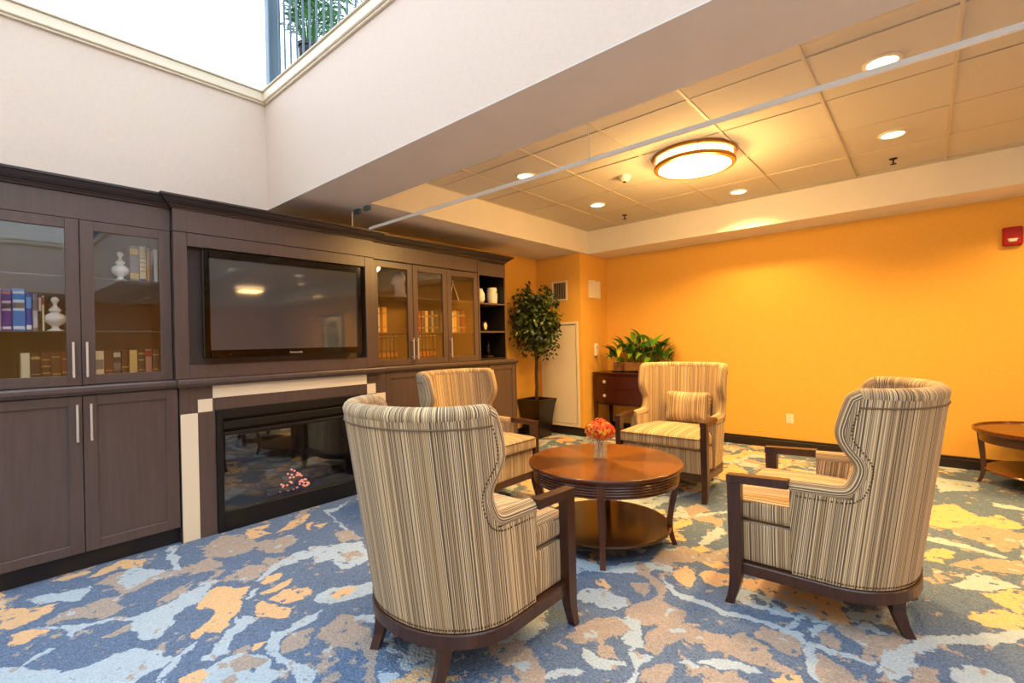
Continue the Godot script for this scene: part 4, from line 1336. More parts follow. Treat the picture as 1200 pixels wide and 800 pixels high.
func make_chair() -> Node3D:
	make_ell()
	var t := thing("wing_chair", "chair", "armchair", Vector3.ZERO, 0.0, "striped wing chairs round the coffee table")
	var thick := 0.066
	# shell: outside, inside and the front ends of the arms
	var low := []
	for i in 9: low.append(lerpf(0.205, 0.575, i / 8.0))
	var high := []
	for i in 19: high.append(lerpf(0.575, 0.992, i / 18.0))
	var st := begin()
	shell_rows(st, low, func(_y): return 0.063, 0.0, 1.0)
	shell_rows(st, high, func(y): return wing_z(maxf(y, 0.6)), 0.0, 1.0)
	for sg in [-1.0, 1.0]:
		for i in 8:
			var ya: float = low[i]
			var yb: float = low[i + 1]
			var sa := s_of_z(ya, 0.063)
			var sb := s_of_z(yb, 0.063)
			quad(st, shell(ya, sg * sa), shell(ya, sg * sa, thick), shell(yb, sg * sb, thick), shell(yb, sg * sb), Vector3.BACK, Vector2(0, ya * 2), Vector2(thick * 2, ya * 2), Vector2(thick * 2, yb * 2), Vector2(0, yb * 2))
	part(t, "outer_shell", st, M.stripe)
	st = begin()
	shell_rows(st, low.slice(4), func(_y): return 0.063, thick, -1.0)
	shell_rows(st, high, func(y): return wing_z(maxf(y, 0.6)), thick, -1.0)
	part(t, "inner_back", st, M.stripe)
	# rolled edge: one roll up the arm and wing, across the top and down again
	var roll := begin()
	var s1 := s_of_z(0.995, -0.186)
	var side := []
	for q in WING: side.append(shell(q[0], s_of_z(q[0], q[1]), thick * 0.5))
	side = smooth_path(side, 5)
	var line := side.duplicate()
	var flags := []
	for q in side: flags.append(true)
	var first := s1 - 0.022
	for j in 49:
		line.append(shell(0.998, lerpf(first, -first, j / 48.0), thick * 0.5))
		flags.append(false)
	flags[flags.size() - 1] = true
	side.reverse()
	for q in side:
		line.append(Vector3(-q.x, q.y, q.z))
		flags.append(true)
	tube(roll, line, 0.0345, 12, true, false, flags, 0.13)
	part(t, "edge_roll", roll, M.stripe)
	# welt under the top roll
	var welt := []
	for j in 49: welt.append(shell(0.956, lerpf(-s1 + 0.02, s1 - 0.02, j / 48.0), -0.002))
	part(t, "welt", tube(begin(), welt, 0.0035, 6), M.piping)
	# nail heads along arm and wing, and along the rail
	var nl := begin()
	var heads := []
	for sg in [-1.0, 1.0]:
		var ctl := []
		for q in NAILS: ctl.append(shell(q[0], sg * s_of_z(q[0], q[1]), -0.001))
		var pth := smooth_path(ctl, 8)
		var acc := 0.0
		for i in range(1, pth.size()):
			acc += (pth[i] - pth[i - 1]).length()
			if acc > 0.0108:
				acc = 0.0
				heads.append(pth[i])
	var sm := s_of_z(0.217, 0.05)
	var cnt := int(sm * 2.0 / 0.012)
	for j in cnt: heads.append(shell(0.217, lerpf(-sm, sm, float(j) / (cnt - 1)), -0.001))
	for h in heads: _nail(nl, h)
	var no := part(t, "nailhead_trim", nl, M.brass_nail, false, "row of small antique brass nail heads")
	no.set_meta("kind", "stuff")
	# seat
	part(t, "seat_deck", soft_box(begin(), Vector3(0, 0.295, 0.02), Vector3(0.672, 0.19, 0.56), 0.02, 0.0, 6, 0.0, 0.2), _turned(M.stripe))
	var cu := part(t, "seat_cushion", soft_box(begin(), Vector3(0, 0.443, 0.02), Vector3(0.672, 0.10, 0.64), 0.032, 0.028, 14, 0.0, 0.2), M.stripe)
	var pp := begin()
	for y in [0.478, 0.408]:
		var loop := []
		var hx := 0.336
		var zf := 0.340
		var zr := -0.29
		var rr := 0.035
		for q in [[hx - rr, zf - rr, 0.0], [-hx + rr, zf - rr, 90.0], [-hx * 0.82 + rr, zr + rr, 180.0], [hx * 0.82 - rr, zr + rr, 270.0]]:
			for k in 6:
				var a := deg_to_rad(q[2] + 90.0 * k / 5.0)
				loop.append(Vector3(q[0] + cos(a) * rr, y, q[1] + sin(a) * rr))
		tube(pp, loop, 0.0042, 6, false, true)
	part(cu, "piping", pp, M.piping)
	# show wood
	var rail := []
	var rail_lo := []
	var ro := begin()
	var secs := []
	var sr := s_of_z(0.2, 0.27)
	for j in 49:
		var s := lerpf(-sr, sr, j / 48.0)
		var a := shell(0.2, s, -0.008)
		var b := shell(0.2, s, 0.034)
		secs.append([Vector3(a.x, 0.150, a.z), Vector3(a.x, 0.196, a.z), Vector3(a.x - (a.x - b.x) * 0.1, 0.2015, a.z - (a.z - b.z) * 0.1), Vector3(b.x, 0.2015, b.z), Vector3(b.x, 0.150, b.z)])
	loft(ro, secs)
	part(t, "seat_rail", ro, M.chair_wood)
	part(t, "front_rail", box(Vector3(-0.335, 0.15, 0.262), Vector3(0.335, 0.205, 0.292), 0.003), M.chair_wood)
	for sg in [-1.0, 1.0]:
		var x: float = sg * 0.358
		part(t, "arm", loft(begin(), [[Vector3(x - 0.025, 0.580, 0.066), Vector3(x + 0.025, 0.580, 0.066), Vector3(x + 0.025, 0.619, 0.066), Vector3(x - 0.025, 0.619, 0.066)], [Vector3(x - 0.025, 0.572, 0.322), Vector3(x + 0.025, 0.572, 0.322), Vector3(x + 0.025, 0.607, 0.322), Vector3(x - 0.025, 0.607, 0.322)]]), M.chair_wood)
		part(t, "front_leg", loft(begin(), [sec(Vector3(x, 0.571, 0.290), 0.046, 0.058), sec(Vector3(x, 0.30, 0.290), 0.046, 0.056), sec(Vector3(x, 0.17, 0.290), 0.046, 0.055), sec(Vector3(x, 0.12, 0.293), 0.044, 0.050), sec(Vector3(x, 0.07, 0.302), 0.040, 0.043), sec(Vector3(x, 0.03, 0.314), 0.037, 0.038), sec(Vector3(x, 0.0, 0.325), 0.035, 0.036)]), M.chair_wood)
		part(t, "rear_leg", loft(begin(), [sec(Vector3(sg * 0.195, 0.150, -0.285), 0.05, 0.05, sg * 0.5), sec(Vector3(sg * 0.194, 0.10, -0.288), 0.046, 0.047, sg * 0.5), sec(Vector3(sg * 0.193, 0.05, -0.302), 0.040, 0.042, sg * 0.5), sec(Vector3(sg * 0.192, 0.0, -0.325), 0.036, 0.040, sg * 0.5)]), M.chair_wood)
	return t

func _turned(m: StandardMaterial3D) -> StandardMaterial3D:
	return m

func _nail(st: SurfaceTool, p: Vector3) -> void:
	var r := 0.0048
	var o := [Vector3(r, 0, 0), Vector3(0, r, 0), Vector3(0, 0, r), Vector3(-r, 0, 0), Vector3(0, -r, 0), Vector3(0, 0, -r)]
	for f in [[0, 1, 2], [1, 3, 2], [3, 4, 2], [4, 0, 2], [1, 0, 5], [3, 1, 5], [4, 3, 5], [0, 4, 5]]:
		tri(st, p + o[f[0]], p + o[f[1]], p + o[f[2]], o[f[0]].normalized(), o[f[1]].normalized(), o[f[2]].normalized())

func build_chairs() -> void:
	var c := make_chair()
	var spots := [[Vector3(-1.56, 0, -1.44), PI, "striped wing chair in the foreground seen from behind, its back to the camera"], [Vector3(-0.40, 0, -2.73), -PI / 2.0, "striped wing chair at the right seen from the side, small cushion on its seat"], [Vector3(-1.64, 0, -3.98), 0.0, "striped wing chair beyond the table facing the camera with a golden cushion"], [Vector3(-2.72, 0, -2.70), PI / 2.0, "striped wing chair by the fireplace, half hidden behind the foreground chair"]]
	for i in 4:
		var o: Node3D = c
		if i > 0:
			o = c.duplicate()
			o.name = numbered(self, "wing_chair")
			add_child(o, true)
		o.position = spots[i][0]
		o.rotation.y = spots[i][1]
		o.set_meta("label", spots[i][2])
	# small cushions leaning on the chair backs
	var pm := soft_box(begin(), Vector3.ZERO, Vector3(0.40, 0.13, 0.27), 0.05, 0.0, 14, 0.62).commit()
	for q in [[2, 0.03, "golden striped rectangular cushion leaning on the back of the far chair", 0.2, -0.258], [1, 0.0, "striped rectangular cushion leaning inside the right-hand chair", 0.38, -0.20]]:
		var o := MeshInstance3D.new()
		o.name = numbered(self, "lumbar_cushion")
		o.mesh = pm
		o.material_override = M.stripe
		add_child(o, true)
		tag(o, q[2], "cushion", "lumbar cushions")
		var xf := Transform3D(Basis(Vector3.UP, spots[q[0]][1]), spots[q[0]][0])
		o.transform = xf * Transform3D(Basis(Vector3.RIGHT, PI / 2.0 - q[3]), Vector3(q[1], 0.640, q[4]))

func build_coffee_table() -> void:
	var c := Vector3(-1.545, 0, -2.645)
	var t := thing("coffee_table", "round wooden coffee table with reeded apron and lower shelf between the chairs", "table", c)
	var top := begin()
	var n := 96
	for k in n:
		var a0 := TAU * k / n
		var a1 := TAU * (k + 1) / n
		var r := 0.468
		var p0 := Vector3(cos(a0) * r, 0.5, sin(a0) * r)
		var p1 := Vector3(cos(a1) * r, 0.5, sin(a1) * r)
		tri(top, Vector3(0, 0.5, 0), p0, p1, Vector3.UP, Vector3.UP, Vector3.UP, Vector2(0.5, 0.5), Vector2(0.5 + p0.x / r * 0.5, 0.5 + p0.z / r * 0.5), Vector2(0.5 + p1.x / r * 0.5, 0.5 + p1.z / r * 0.5))
	part(t, "table_top", top, M.table_top)
	part(t, "top_edge", lathe(begin(), [Vector2(0.0, 0.474), Vector2(0.462, 0.474), Vector2(0.470, 0.479), Vector2(0.474, 0.486), Vector2(0.474, 0.493), Vector2(0.471, 0.499), Vector2(0.468, 0.5)], 96, Vector3.ZERO, false), M.table_wood)
	var prof := [Vector2(0.42, 0.392), Vector2(0.445, 0.392), Vector2(0.445, 0.402)]
	for i in 4:
		var y := 0.402 + i * 0.0145
		prof.append(Vector2(0.438, y))
		for k in 5:
			var a := PI * k / 4.0
			prof.append(Vector2(0.438 + 0.0095 * sin(a), y + 0.00725 - 0.00725 * cos(a)))
	prof.append(Vector2(0.445, 0.461))
	prof.append(Vector2(0.445, 0.474))
	part(t, "reeded_apron", lathe(begin(), prof, 96), M.table_wood)
	for k in 4:
		var a := deg_to_rad(62.5 + 90.0 * k)
		var d := Vector3(cos(a), 0, sin(a))
		var s := []
		for q in [[0.4735, 0.434, 0.042, 0.036], [0.40, 0.433, 0.042, 0.036], [0.375, 0.428, 0.042, 0.036], [0.30, 0.412, 0.040, 0.035], [0.22, 0.395, 0.037, 0.034], [0.15, 0.386, 0.034, 0.032], [0.09, 0.388, 0.032, 0.031], [0.04, 0.398, 0.031, 0.030], [0.0, 0.412, 0.030, 0.030]]:
			s.append(sec(d * q[1] + Vector3(0, q[0], 0), q[2], q[3], PI / 2.0 - a))
		part(t, "leg", loft(begin(), s), M.table_wood)
	part(t, "lower_shelf", lathe(begin(), [Vector2(0, 0.098), Vector2(0.385, 0.098), Vector2(0.392, 0.103), Vector2(0.395, 0.109), Vector2(0.392, 0.116), Vector2(0.385, 0.120), Vector2(0, 0.120)], 80), M.shelf_wood)
	# vase of orange flowers
	var v := Vector3(-1.585, 0.5005, -2.672)
	t = thing("glass_vase", "small clear glass cylinder vase with water on the coffee table", "vase", v)
	var g := pane(Color(0.9, 0.93, 0.88), 0.10, 0.02)
	part(t, "glass", lathe(begin(), [Vector2(0, 0.0), Vector2(0.041, 0.0), Vector2(0.044, 0.003), Vector2(0.044, 0.118), Vector2(0.041, 0.118), Vector2(0.041, 0.012), Vector2(0, 0.010)], 32), g)
	var wt := pane(Color(0.78, 0.66, 0.30), 0.35, 0.02)
	part(t, "water", lathe(begin(), [Vector2(0, 0.013), Vector2(0.040, 0.013), Vector2(0.040, 0.055), Vector2(0, 0.055)], 32), wt, false, "shallow water")
	t = thing("flower_bouquet", "round bunch of orange and coral flowers in the glass vase", "flowers", v + Vector3(0, 0.013, 0))
	var r := RandomNumberGenerator.new()
	r.seed = 40
	for k in 5:
		var a := TAU * k / 5.0
		part(t, "stem", tube(begin(), [Vector3(cos(a) * 0.018, 0.002, sin(a) * 0.018), Vector3(cos(a + 0.6) * 0.012, 0.07, sin(a + 0.6) * 0.012), Vector3(cos(a) * 0.025, 0.125, sin(a) * 0.025)], 0.003, 6), mat(Color(0.33, 0.40, 0.14), 0.6))
	var tones := [Color(0.96, 0.40, 0.07), Color(0.98, 0.54, 0.12), Color(0.94, 0.27, 0.09), Color(1.0, 0.70, 0.22), Color(0.96, 0.42, 0.16), Color(1.0, 0.80, 0.42)]
	var cc := Vector3(0, 0.158, 0)
	for h in 9:
		# nine heads, each a cluster of four-petalled florets
		var hd := Vector3(0, 1, 0) if h == 0 else Vector3(cos(h * TAU / 8.0) * 0.9, 0.35 if h % 2 == 0 else -0.05, sin(h * TAU / 8.0) * 0.9).normalized()
		var hc: Vector3 = cc + hd * Vector3(0.050, 0.036, 0.050)
		var st := begin()
		for k in 34:
			var y := 1.0 - 2.0 * (k + 0.5) / 34.0
			var an := k * 2.39996
			var d := Vector3(sqrt(1 - y * y) * cos(an), y, sqrt(1 - y * y) * sin(an))
			if d.dot(hd) < -0.35: continue
			var tone: Color = tones[(h + r.randi_range(0, 2)) % 6].srgb_to_linear()
			var p: Vector3 = hc + d * 0.044 * r.randf_range(0.9, 1.08)
			var u := d.cross(Vector3(0.3, 0.9, 0.2)).normalized()
			var w := d.cross(u)
			for q in 4:
				var aa := q * PI / 2.0 + k
				var e := u * cos(aa) + w * sin(aa)
				var f := d.cross(e)
				var f1 := tone.darkened(r.randf() * 0.15)
				st.set_color(f1)
				tri(st, p, p + e * 0.010 + f * 0.007 + d * 0.003, p + e * 0.016 + d * 0.001, d, d, d)
				tri(st, p, p + e * 0.016 + d * 0.001, p + e * 0.010 - f * 0.007 + d * 0.003, d, d, d)
		var pm := mat(Color.WHITE, 0.7)
		pm.vertex_color_use_as_albedo = true
		part(t, "bloom", st, pm)
		part(t, "bloom_core", lathe(begin(), [Vector2(0, -0.038), Vector2(0.028, -0.026), Vector2(0.038, 0.0), Vector2(0.028, 0.026), Vector2(0, 0.038)], 12, hc, false), mat(Color(0.75, 0.30, 0.06), 0.8))

func build_side_furniture() -> void:
	# ---- bow-fronted console in the corner
	var t := thing("console_table", "dark reddish two-drawer console table in the corner beside the far chair", "console", Vector3(-2.89, 0, -5.73))
	var xa := -3.355
	var xb := -2.425
	var zb := -5.955
	var zf := func(x: float) -> float:
		var u: float = (x - (xa + xb) / 2.0) / ((xb - xa) / 2.0)
		return -5.52 + 0.07 * (1.0 - u * u)
	var slice := func(y0: float, y1: float, x0: float, x1: float, grow: float, back: float) -> SurfaceTool:
		var secs := []
		for i in 13:
			var x := lerpf(x0, x1, i / 12.0)
			var z: float = zf.call(x) + grow
			secs.append([Vector3(x, y0, z), Vector3(x, y1, z), Vector3(x, y1, back), Vector3(x, y0, back)])
		return loft(begin(), secs)
	part(t, "top", slice.call(0.808, 0.832, xa - 0.005, xb + 0.015, 0.016, zb), M.console_wood, true)
	part(t, "body", slice.call(0.415, 0.807, xa + 0.012, xb - 0.012, -0.012, zb + 0.01), M.console_wood, true)
	for q in [[0.63, 0.797], [0.445, 0.62]]:
		var d := part(t, "drawer", slice.call(q[0], q[1], xa + 0.055, xb - 0.055, 0.002, -5.60), M.console_wood, true)
		for x in [-3.165, -2.61]:
			var z: float = zf.call(x)
			var y: float = (q[0] + q[1]) / 2.0
			var st := begin()
			lathe(st, [Vector2(0, 0.0), Vector2(0.022, 0.0), Vector2(0.022, 0.004), Vector2(0.010, 0.006), Vector2(0.008, 0.016), Vector2(0.013, 0.022), Vector2(0.010, 0.028), Vector2(0, 0.030)], 16)
			var k := part(d, "knob", st, M.steel, false, "round metal knob")
			k.transform = Transform3D(Basis(Vector3.RIGHT, PI / 2.0), Vector3(x, y, z + 0.002))
	for x in [xa + 0.03, xb - 0.03]:
		for z in [zb + 0.035, zf.call(x) - 0.012]:
			part(t, "leg", loft(begin(), [sec(Vector3(x, 0.8, z), 0.044, 0.044), sec(Vector3(x, 0.40, z), 0.044, 0.044), sec(Vector3(x, 0.0, z), 0.026, 0.026)]), M.console_wood, true)
	# ---- small round table at the right edge
	var c := Vector3(0.75, 0, -5.48)
	t = thing("side_table", "round dark wooden side table with lower shelf against the gold wall", "table", c)
	part(t, "table_top", lathe(begin(), [Vector2(0, 0.440), Vector2(0.468, 0.440), Vector2(0.474, 0.446), Vector2(0.474, 0.468), Vector2(0.468, 0.472), Vector2(0.460, 0.470), Vector2(0.456, 0.458), Vector2(0, 0.458)], 72), M.table_wood)
	part(t, "apron", lathe(begin(), [Vector2(0.41, 0.365), Vector2(0.430, 0.365), Vector2(0.434, 0.372), Vector2(0.434, 0.4395), Vector2(0.41, 0.4395)], 72), M.chair_wood)
	for k in 4:
		var a := deg_to_rad(188.0 + 90.0 * k)
		var d := Vector3(cos(a), 0, sin(a))
		var s := []
		for q in [[0.4395, 0.425, 0.04], [0.36, 0.422, 0.038], [0.22, 0.412, 0.034], [0.12, 0.408, 0.031], [0.05, 0.420, 0.028], [0.0, 0.440, 0.026]]:
			s.append(sec(d * q[1] + Vector3(0, q[0], 0), q[2], q[2], PI / 2.0 - a))
		part(t, "leg", loft(begin(), s), M.chair_wood)
	part(t, "lower_shelf", lathe(begin(), [Vector2(0, 0.128), Vector2(0.40, 0.128), Vector2(0.408, 0.136), Vector2(0.40, 0.146), Vector2(0, 0.146)], 64), M.table_wood)

# a leaf lying along +z, blade arched and folded along its rib
func leaf_mesh(l: float, w: float, arch: float) -> ArrayMesh:
	var st := begin()
	var P := []
	for i in 8:
		var t := i / 7.0
		var hw := w * 0.5 * pow(sin(PI * pow(t, 0.8)), 0.9) + 0.0008
		var y := arch * l * (1.0 - pow(2.0 * t - 0.7, 2.0))
		P.append([Vector3(-hw, y + hw * 0.35, t * l), Vector3(0, y, t * l), Vector3(hw, y + hw * 0.35, t * l)])
	for i in 7:
		for s in 2:
			var a: Vector3 = P[i][s]
			var b: Vector3 = P[i][s + 1]
			var c: Vector3 = P[i + 1][s + 1]
			var d: Vector3 = P[i + 1][s]
			var n := (b - a).cross(c - a).normalized()
			if n.length() < 0.5: n = Vector3.UP
			if n.y < 0.0: n = -n
			st.set_color(Color.WHITE)
			quad(st, a, b, c, d, n)
	return st.commit()

func build_plants() -> void:
	var r := RandomNumberGenerator.new()
	r.seed = 9
	# ---- broad-leaved plant in a planter on the console
	var at := Vector3(-2.80, 0.833, -5.75)
	var t := thing("planter_box", "low tan rectangular planter box on the console table", "planter", at)
	part(t, "tray", box(Vector3(-0.345, 0.0, -0.125), Vector3(0.345, 0.012, 0.125), 0.003), M.black)
	var st := begin()
	rbox(st, Vector3(-0.32, 0.0125, 0.088), Vector3(0.32, 0.125, 0.10), 0.003)
	rbox(st, Vector3(-0.32, 0.0125, -0.10), Vector3(0.32, 0.125, -0.088), 0.003)
	rbox(st, Vector3(-0.32, 0.0125, -0.088), Vector3(-0.308, 0.125, 0.088), 0.003)
	rbox(st, Vector3(0.308, 0.0125, -0.088), Vector3(0.32, 0.125, 0.088), 0.003)
	part(t, "box", st, M.wicker)
	part(t, "soil", box(Vector3(-0.307, 0.0125, -0.087), Vector3(0.307, 0.108, 0.087), 0.002), M.soil)
	t = thing("leafy_plant", "bushy plant with long glossy green leaves in the planter box", "plant", at + Vector3(0, 0.1085, 0))
	var greens := [leaf_material(Color(0.10, 0.30, 0.05)), leaf_material(Color(0.17, 0.42, 0.07)), leaf_material(Color(0.30, 0.52, 0.09)), leaf_material(Color(0.06, 0.20, 0.045)), leaf_material(Color(0.62, 0.62, 0.12))]
	var shapes := [leaf_mesh(0.21, 0.062, 0.10), leaf_mesh(0.17, 0.055, 0.14), leaf_mesh(0.24, 0.066, 0.16), leaf_mesh(0.13, 0.045, 0.10)]
	for k in 84:
		var root := Vector3(r.randf_range(-0.24, 0.24), 0.0, r.randf_range(-0.05, 0.05))
		var yaw := r.randf() * TAU
		var lean := r.randf_range(0.05, 0.30)
		var d := Vector3(sin(yaw), 0, cos(yaw))
		if d.z < 0.0: lean *= 0.35
		var hgt := r.randf_range(0.06, 0.30) * (1.0 - 0.35 * absf(root.x) / 0.24)
		var tip := root + d * lean * 0.75 + Vector3(root.x * 0.55, hgt, 0)
		tip.z = clampf(tip.z, -0.12, 0.25)
		tip.x = clampf(tip.x, -0.33, 0.36)
		var stem := part(t, "stem", tube(begin(), [root, root.lerp(tip, 0.5) + Vector3(0, hgt * 0.15, 0), tip], 0.0024, 5), greens[0])
		var pitch := r.randf_range(-0.5, 1.15)
		if d.z < -0.2 or tip.x < -0.28: pitch = maxf(pitch, 0.8)
		var o := part(t, "leaf", shapes[k % 4], greens[[0, 1, 2, 0, 3, 1, 0, 1, 2, 3, 0, 1][k % 12] if k % 29 != 7 else 4])
		o.transform = Transform3D(Basis(Vector3.UP, yaw) * Basis(Vector3.RIGHT, -pitch), tip)
	# ---- weeping fig in the corner
	var pc := Vector3(-3.92, 0, -5.01)
	t = thing("plant_pot", "tall dark brown tapered square pot in the corner", "plant pot", pc)
	var s := []
	for q in [[0.0, 0.255], [0.02, 0.262], [0.25, 0.296], [0.42, 0.348], [0.47, 0.372], [0.50, 0.378], [0.50, 0.336], [0.43, 0.320]]:
		s.append(sec(Vector3(0, q[0], 0), q[1], q[1]))
	part(t, "pot", loft(begin(), s, false), M.dark_pot)
	part(t, "bottom", box(Vector3(-0.125, 0.001, -0.125), Vector3(0.125, 0.02, 0.125), 0.0), M.dark_pot)
	part(t, "soil", box(Vector3(-0.155, 0.30, -0.155), Vector3(0.155, 0.435, 0.155), 0.004), M.soil)
	t = thing("fig_tree", "leafy green indoor tree with a slender twisted trunk in the corner pot", "tree", pc + Vector3(0, 0.4355, 0))
	var top := Vector3(0.13, 0.78, 0.15)
	for k in 3:
		var pts := []
		for i in 15:
			var u := i / 14.0
			var a := u * 5.0 + k * TAU / 3.0
			pts.append(top * u + Vector3(cos(a), 0, sin(a)) * 0.013 * (1.2 - u * 0.4))
		part(t, "trunk", tube(begin(), pts, 0.012, 7), M.bark)
	var cen := Vector3(0.165, 1.09, 0.185)
	var br := begin()
	var ends := []
	for k in 26:
		var a := k * 2.4
		var y := -0.40 + 0.88 * (k % 13) / 12.0
		var d := Vector3(cos(a), 0, sin(a)) * 0.30 * sqrt(maxf(0.12, 1.0 - pow(y / 0.62, 2.0)))
		var e := cen + d * 0.8 + Vector3(0, y * 0.85, 0)
		var b := top.lerp(cen + Vector3(0, 0.2, 0), r.randf())
		tube(br, [b, b.lerp(e, 0.5) + Vector3(0, 0.05, 0), e], [0.006, 0.004, 0.002], 5)
		ends.append(e)
	part(t, "branches", br, M.bark)
	var fol := begin()
	for k in 2700:
		var p := Vector3.ZERO
		for tr in 30:
			p = Vector3(r.randf_range(-1, 1), r.randf_range(-1, 1), r.randf_range(-1, 1))
			if p.length() < 1.0 and p.length() > 0.25: break
		# clumps: pull towards a branch end
		var q: Vector3 = cen + p * Vector3(0.36, 0.57, 0.36)
		var e: Vector3 = ends[r.randi_range(0, 25)]
		q = q.lerp(e + p * 0.12, 0.55)
		if q.y > cen.y + 0.34 and absf(q.x - q.z + 0.02) < 0.09: continue
		q.x = maxf(q.x, -0.12)
		q.z = clampf(q.z, -0.27, 0.6)
		var an := r.randf() * TAU
		var dir := Vector3(cos(an), r.randf_range(-1.5, -0.2), sin(an)).normalized()
		var sd := dir.cross(Vector3(r.randf_range(-1, 1), 0.4, r.randf_range(-1, 1))).normalized()
		var nn := sd.cross(dir).normalized()
		if nn.y < 0.0: nn = -nn
		var L := r.randf_range(0.055, 0.085)
		var W := L * 0.24
		var f := r.randf()
		var col := Color(0.13, 0.20, 0.055).lerp(Color(0.36, 0.42, 0.13), f * f)
		if r.randf() < 0.22: col = Color(0.055, 0.11, 0.03)
		fol.set_color(col.srgb_to_linear())
		var mid := q + dir * L * 0.45 + nn * 0.006
		tri(fol, q, mid + sd * W, mid, nn, (nn + sd * 0.4).normalized(), nn)
		tri(fol, q, mid, mid - sd * W, nn, nn, (nn - sd * 0.4).normalized())
		tri(fol, mid, mid + sd * W, q + dir * L, nn, nn, nn)
		tri(fol, mid, q + dir * L, mid - sd * W, nn, nn, nn)
	var fm := leaf_material(Color.WHITE, 0.45)
	fm.backlight = Color(0.10, 0.13, 0.03)
	var fo := part(t, "foliage", fol, fm, false, "dense small pointed leaves")
	fo.set_meta("kind", "stuff")

func build_wall_devices() -> void:
	# red strobe on the gold wall
	var t := thing("fire_alarm", "red fire alarm strobe high on the gold wall", "fire alarm", Vector3(0.586, 1.98, ZF + 0.002))
	part(t, "body", box(Vector3(-0.061, 0.0, 0.0), Vector3(0.061, 0.162, 0.045), 0.010), M.red)
	part(t, "lens", loft(begin(), [[Vector3(-0.036, 0.062, 0.045), Vector3(0.036, 0.062, 0.045), Vector3(0.022, 0.030, 0.045), Vector3(-0.022, 0.030, 0.045)], [Vector3(-0.030, 0.058, 0.062), Vector3(0.030, 0.058, 0.062), Vector3(0.016, 0.036, 0.062), Vector3(-0.016, 0.036, 0.062)]]), mat(Color(0.88, 0.88, 0.84), 0.1), false, "clear faceted flash lens")
	t = thing("power_outlet", "small ivory power outlet low on the gold wall", "outlet", Vector3(-1.145, 0.285, ZF + 0.001))
	part(t, "plate", box(Vector3(-0.037, 0, 0), Vector3(0.037, 0.105, 0.006), 0.003), M.white_plastic)
	for y in [0.018, 0.060]:
		var so := part(t, "socket", box(Vector3(-0.017, y, 0.006), Vector3(0.017, y + 0.028, 0.008), 0.001), M.white_plastic)
		for x in [-0.006, 0.006]:
			part(so, "slot", box(Vector3(x - 0.001, y + 0.010, 0.008), Vector3(x + 0.001, y + 0.019, 0.0085), 0.0), M.vent_dark)
	# vents on the pier
	t = thing("air_vent", "white louvred air vent above the access panel beside the tree", "vent", Vector3(-3.725, 1.795, -5.319))
	_vent(t, 0.25, 0.265, true)
	t = thing("air_vent", "small white square air vent on the narrow side of the pier", "vent", Vector3(-3.389, 1.822, -5.65))
	t.rotation.y = PI / 2.0
	_vent(t, 0.30, 0.24, false)
	# access panel
	t = thing("access_panel", "tall cream access panel door on the pier behind the tree", "access panel", Vector3(-3.75, 0.115, -5.319))
	var fr := begin()
	rbox(fr, Vector3(-0.305, 0, 0), Vector3(-0.272, 1.39, 0.014), 0.002)
	rbox(fr, Vector3(0.272, 0, 0), Vector3(0.305, 1.39, 0.014), 0.002)
	rbox(fr, Vector3(-0.272, 0, 0), Vector3(0.272, 0.033, 0.014), 0.002)
	rbox(fr, Vector3(-0.272, 1.357, 0), Vector3(0.272, 1.39, 0.014), 0.002)
	part(t, "frame", fr, M.white_panel)
	part(t, "backing", box(Vector3(-0.272, 0.033, 0), Vector3(0.272, 1.357, 0.002), 0.0), M.vent_dark)
	var lf := part(t, "leaf", box(Vector3(-0.266, 0.040, 0.0025), Vector3(0.262, 1.346, 0.012), 0.001), M.white_panel)
	for y in [0.2, 1.15]:
		part(lf, "hinge", box(Vector3(0.258, y, 0.010), Vector3(0.268, y + 0.06, 0.017), 0.002), M.steel)
	t = thing("wall_thermostat", "small ivory wall control on the pier above the console", "wall control", Vector3(-3.389, 1.04, -5.645))
	t.rotation.y = PI / 2.0
	part(t, "case", box(Vector3(-0.034, 0, 0), Vector3(0.034, 0.17, 0.03), 0.006), M.white_plastic)
	part(t, "button", box(Vector3(-0.01, 0.11, 0.03), Vector3(0.01, 0.125, 0.033), 0.001), M.vent_dark)
	# small things on the ceiling
	var sp := ["pendent sprinkler head in the ceiling at the right, beside a downlight", "pendent sprinkler head in the ceiling near the corner of the recess"]
	var sq := [Vector3(-0.172, YC, -5.10), Vector3(-2.617, YC, -5.085)]
	for i in 2:
		t = thing("sprinkler_head", sp[i], "sprinkler", sq[i], 0.0, "ceiling sprinklers")
		part(t, "escutcheon", lathe(begin(), [Vector2(0.0, -0.006), Vector2(0.026, -0.005), Vector2(0.030, 0.0)], 20), M.vent_dark)
		part(t, "body", lathe(begin(), [Vector2(0.006, -0.006), Vector2(0.006, -0.040), Vector2(0.022, -0.042), Vector2(0.022, -0.045), Vector2(0, -0.045)], 14), M.vent_dark)
	t = thing("smoke_detector", "small white smoke detector beside the round ceiling lamp", "smoke detector", Vector3(-1.99, YC, -3.88))
	part(t, "housing", lathe(begin(), [Vector2(0, -0.048), Vector2(0.022, -0.048), Vector2(0.038, -0.040), Vector2(0.052, -0.022), Vector2(0.056, -0.010), Vector2(0.056, 0.0)], 28, Vector3.ZERO, false), M.white_plastic)
	part(t, "sensor", lathe(begin(), [Vector2(0, -0.056), Vector2(0.014, -0.055), Vector2(0.016, -0.048)], 16), M.vent_dark)
	# picture on the gold wall beyond the frame, seen in the television
	t = thing("framed_picture", "dark-framed pale picture on the gold wall, reflected in the television", "picture", Vector3(3.75, 1.05, ZF + 0.002))
	var pf := begin()
	rbox(pf, Vector3(-0.5, 0, 0), Vector3(-0.44, 1.0, 0.03), 0.004)
	rbox(pf, Vector3(0.44, 0, 0), Vector3(0.5, 1.0, 0.03), 0.004)
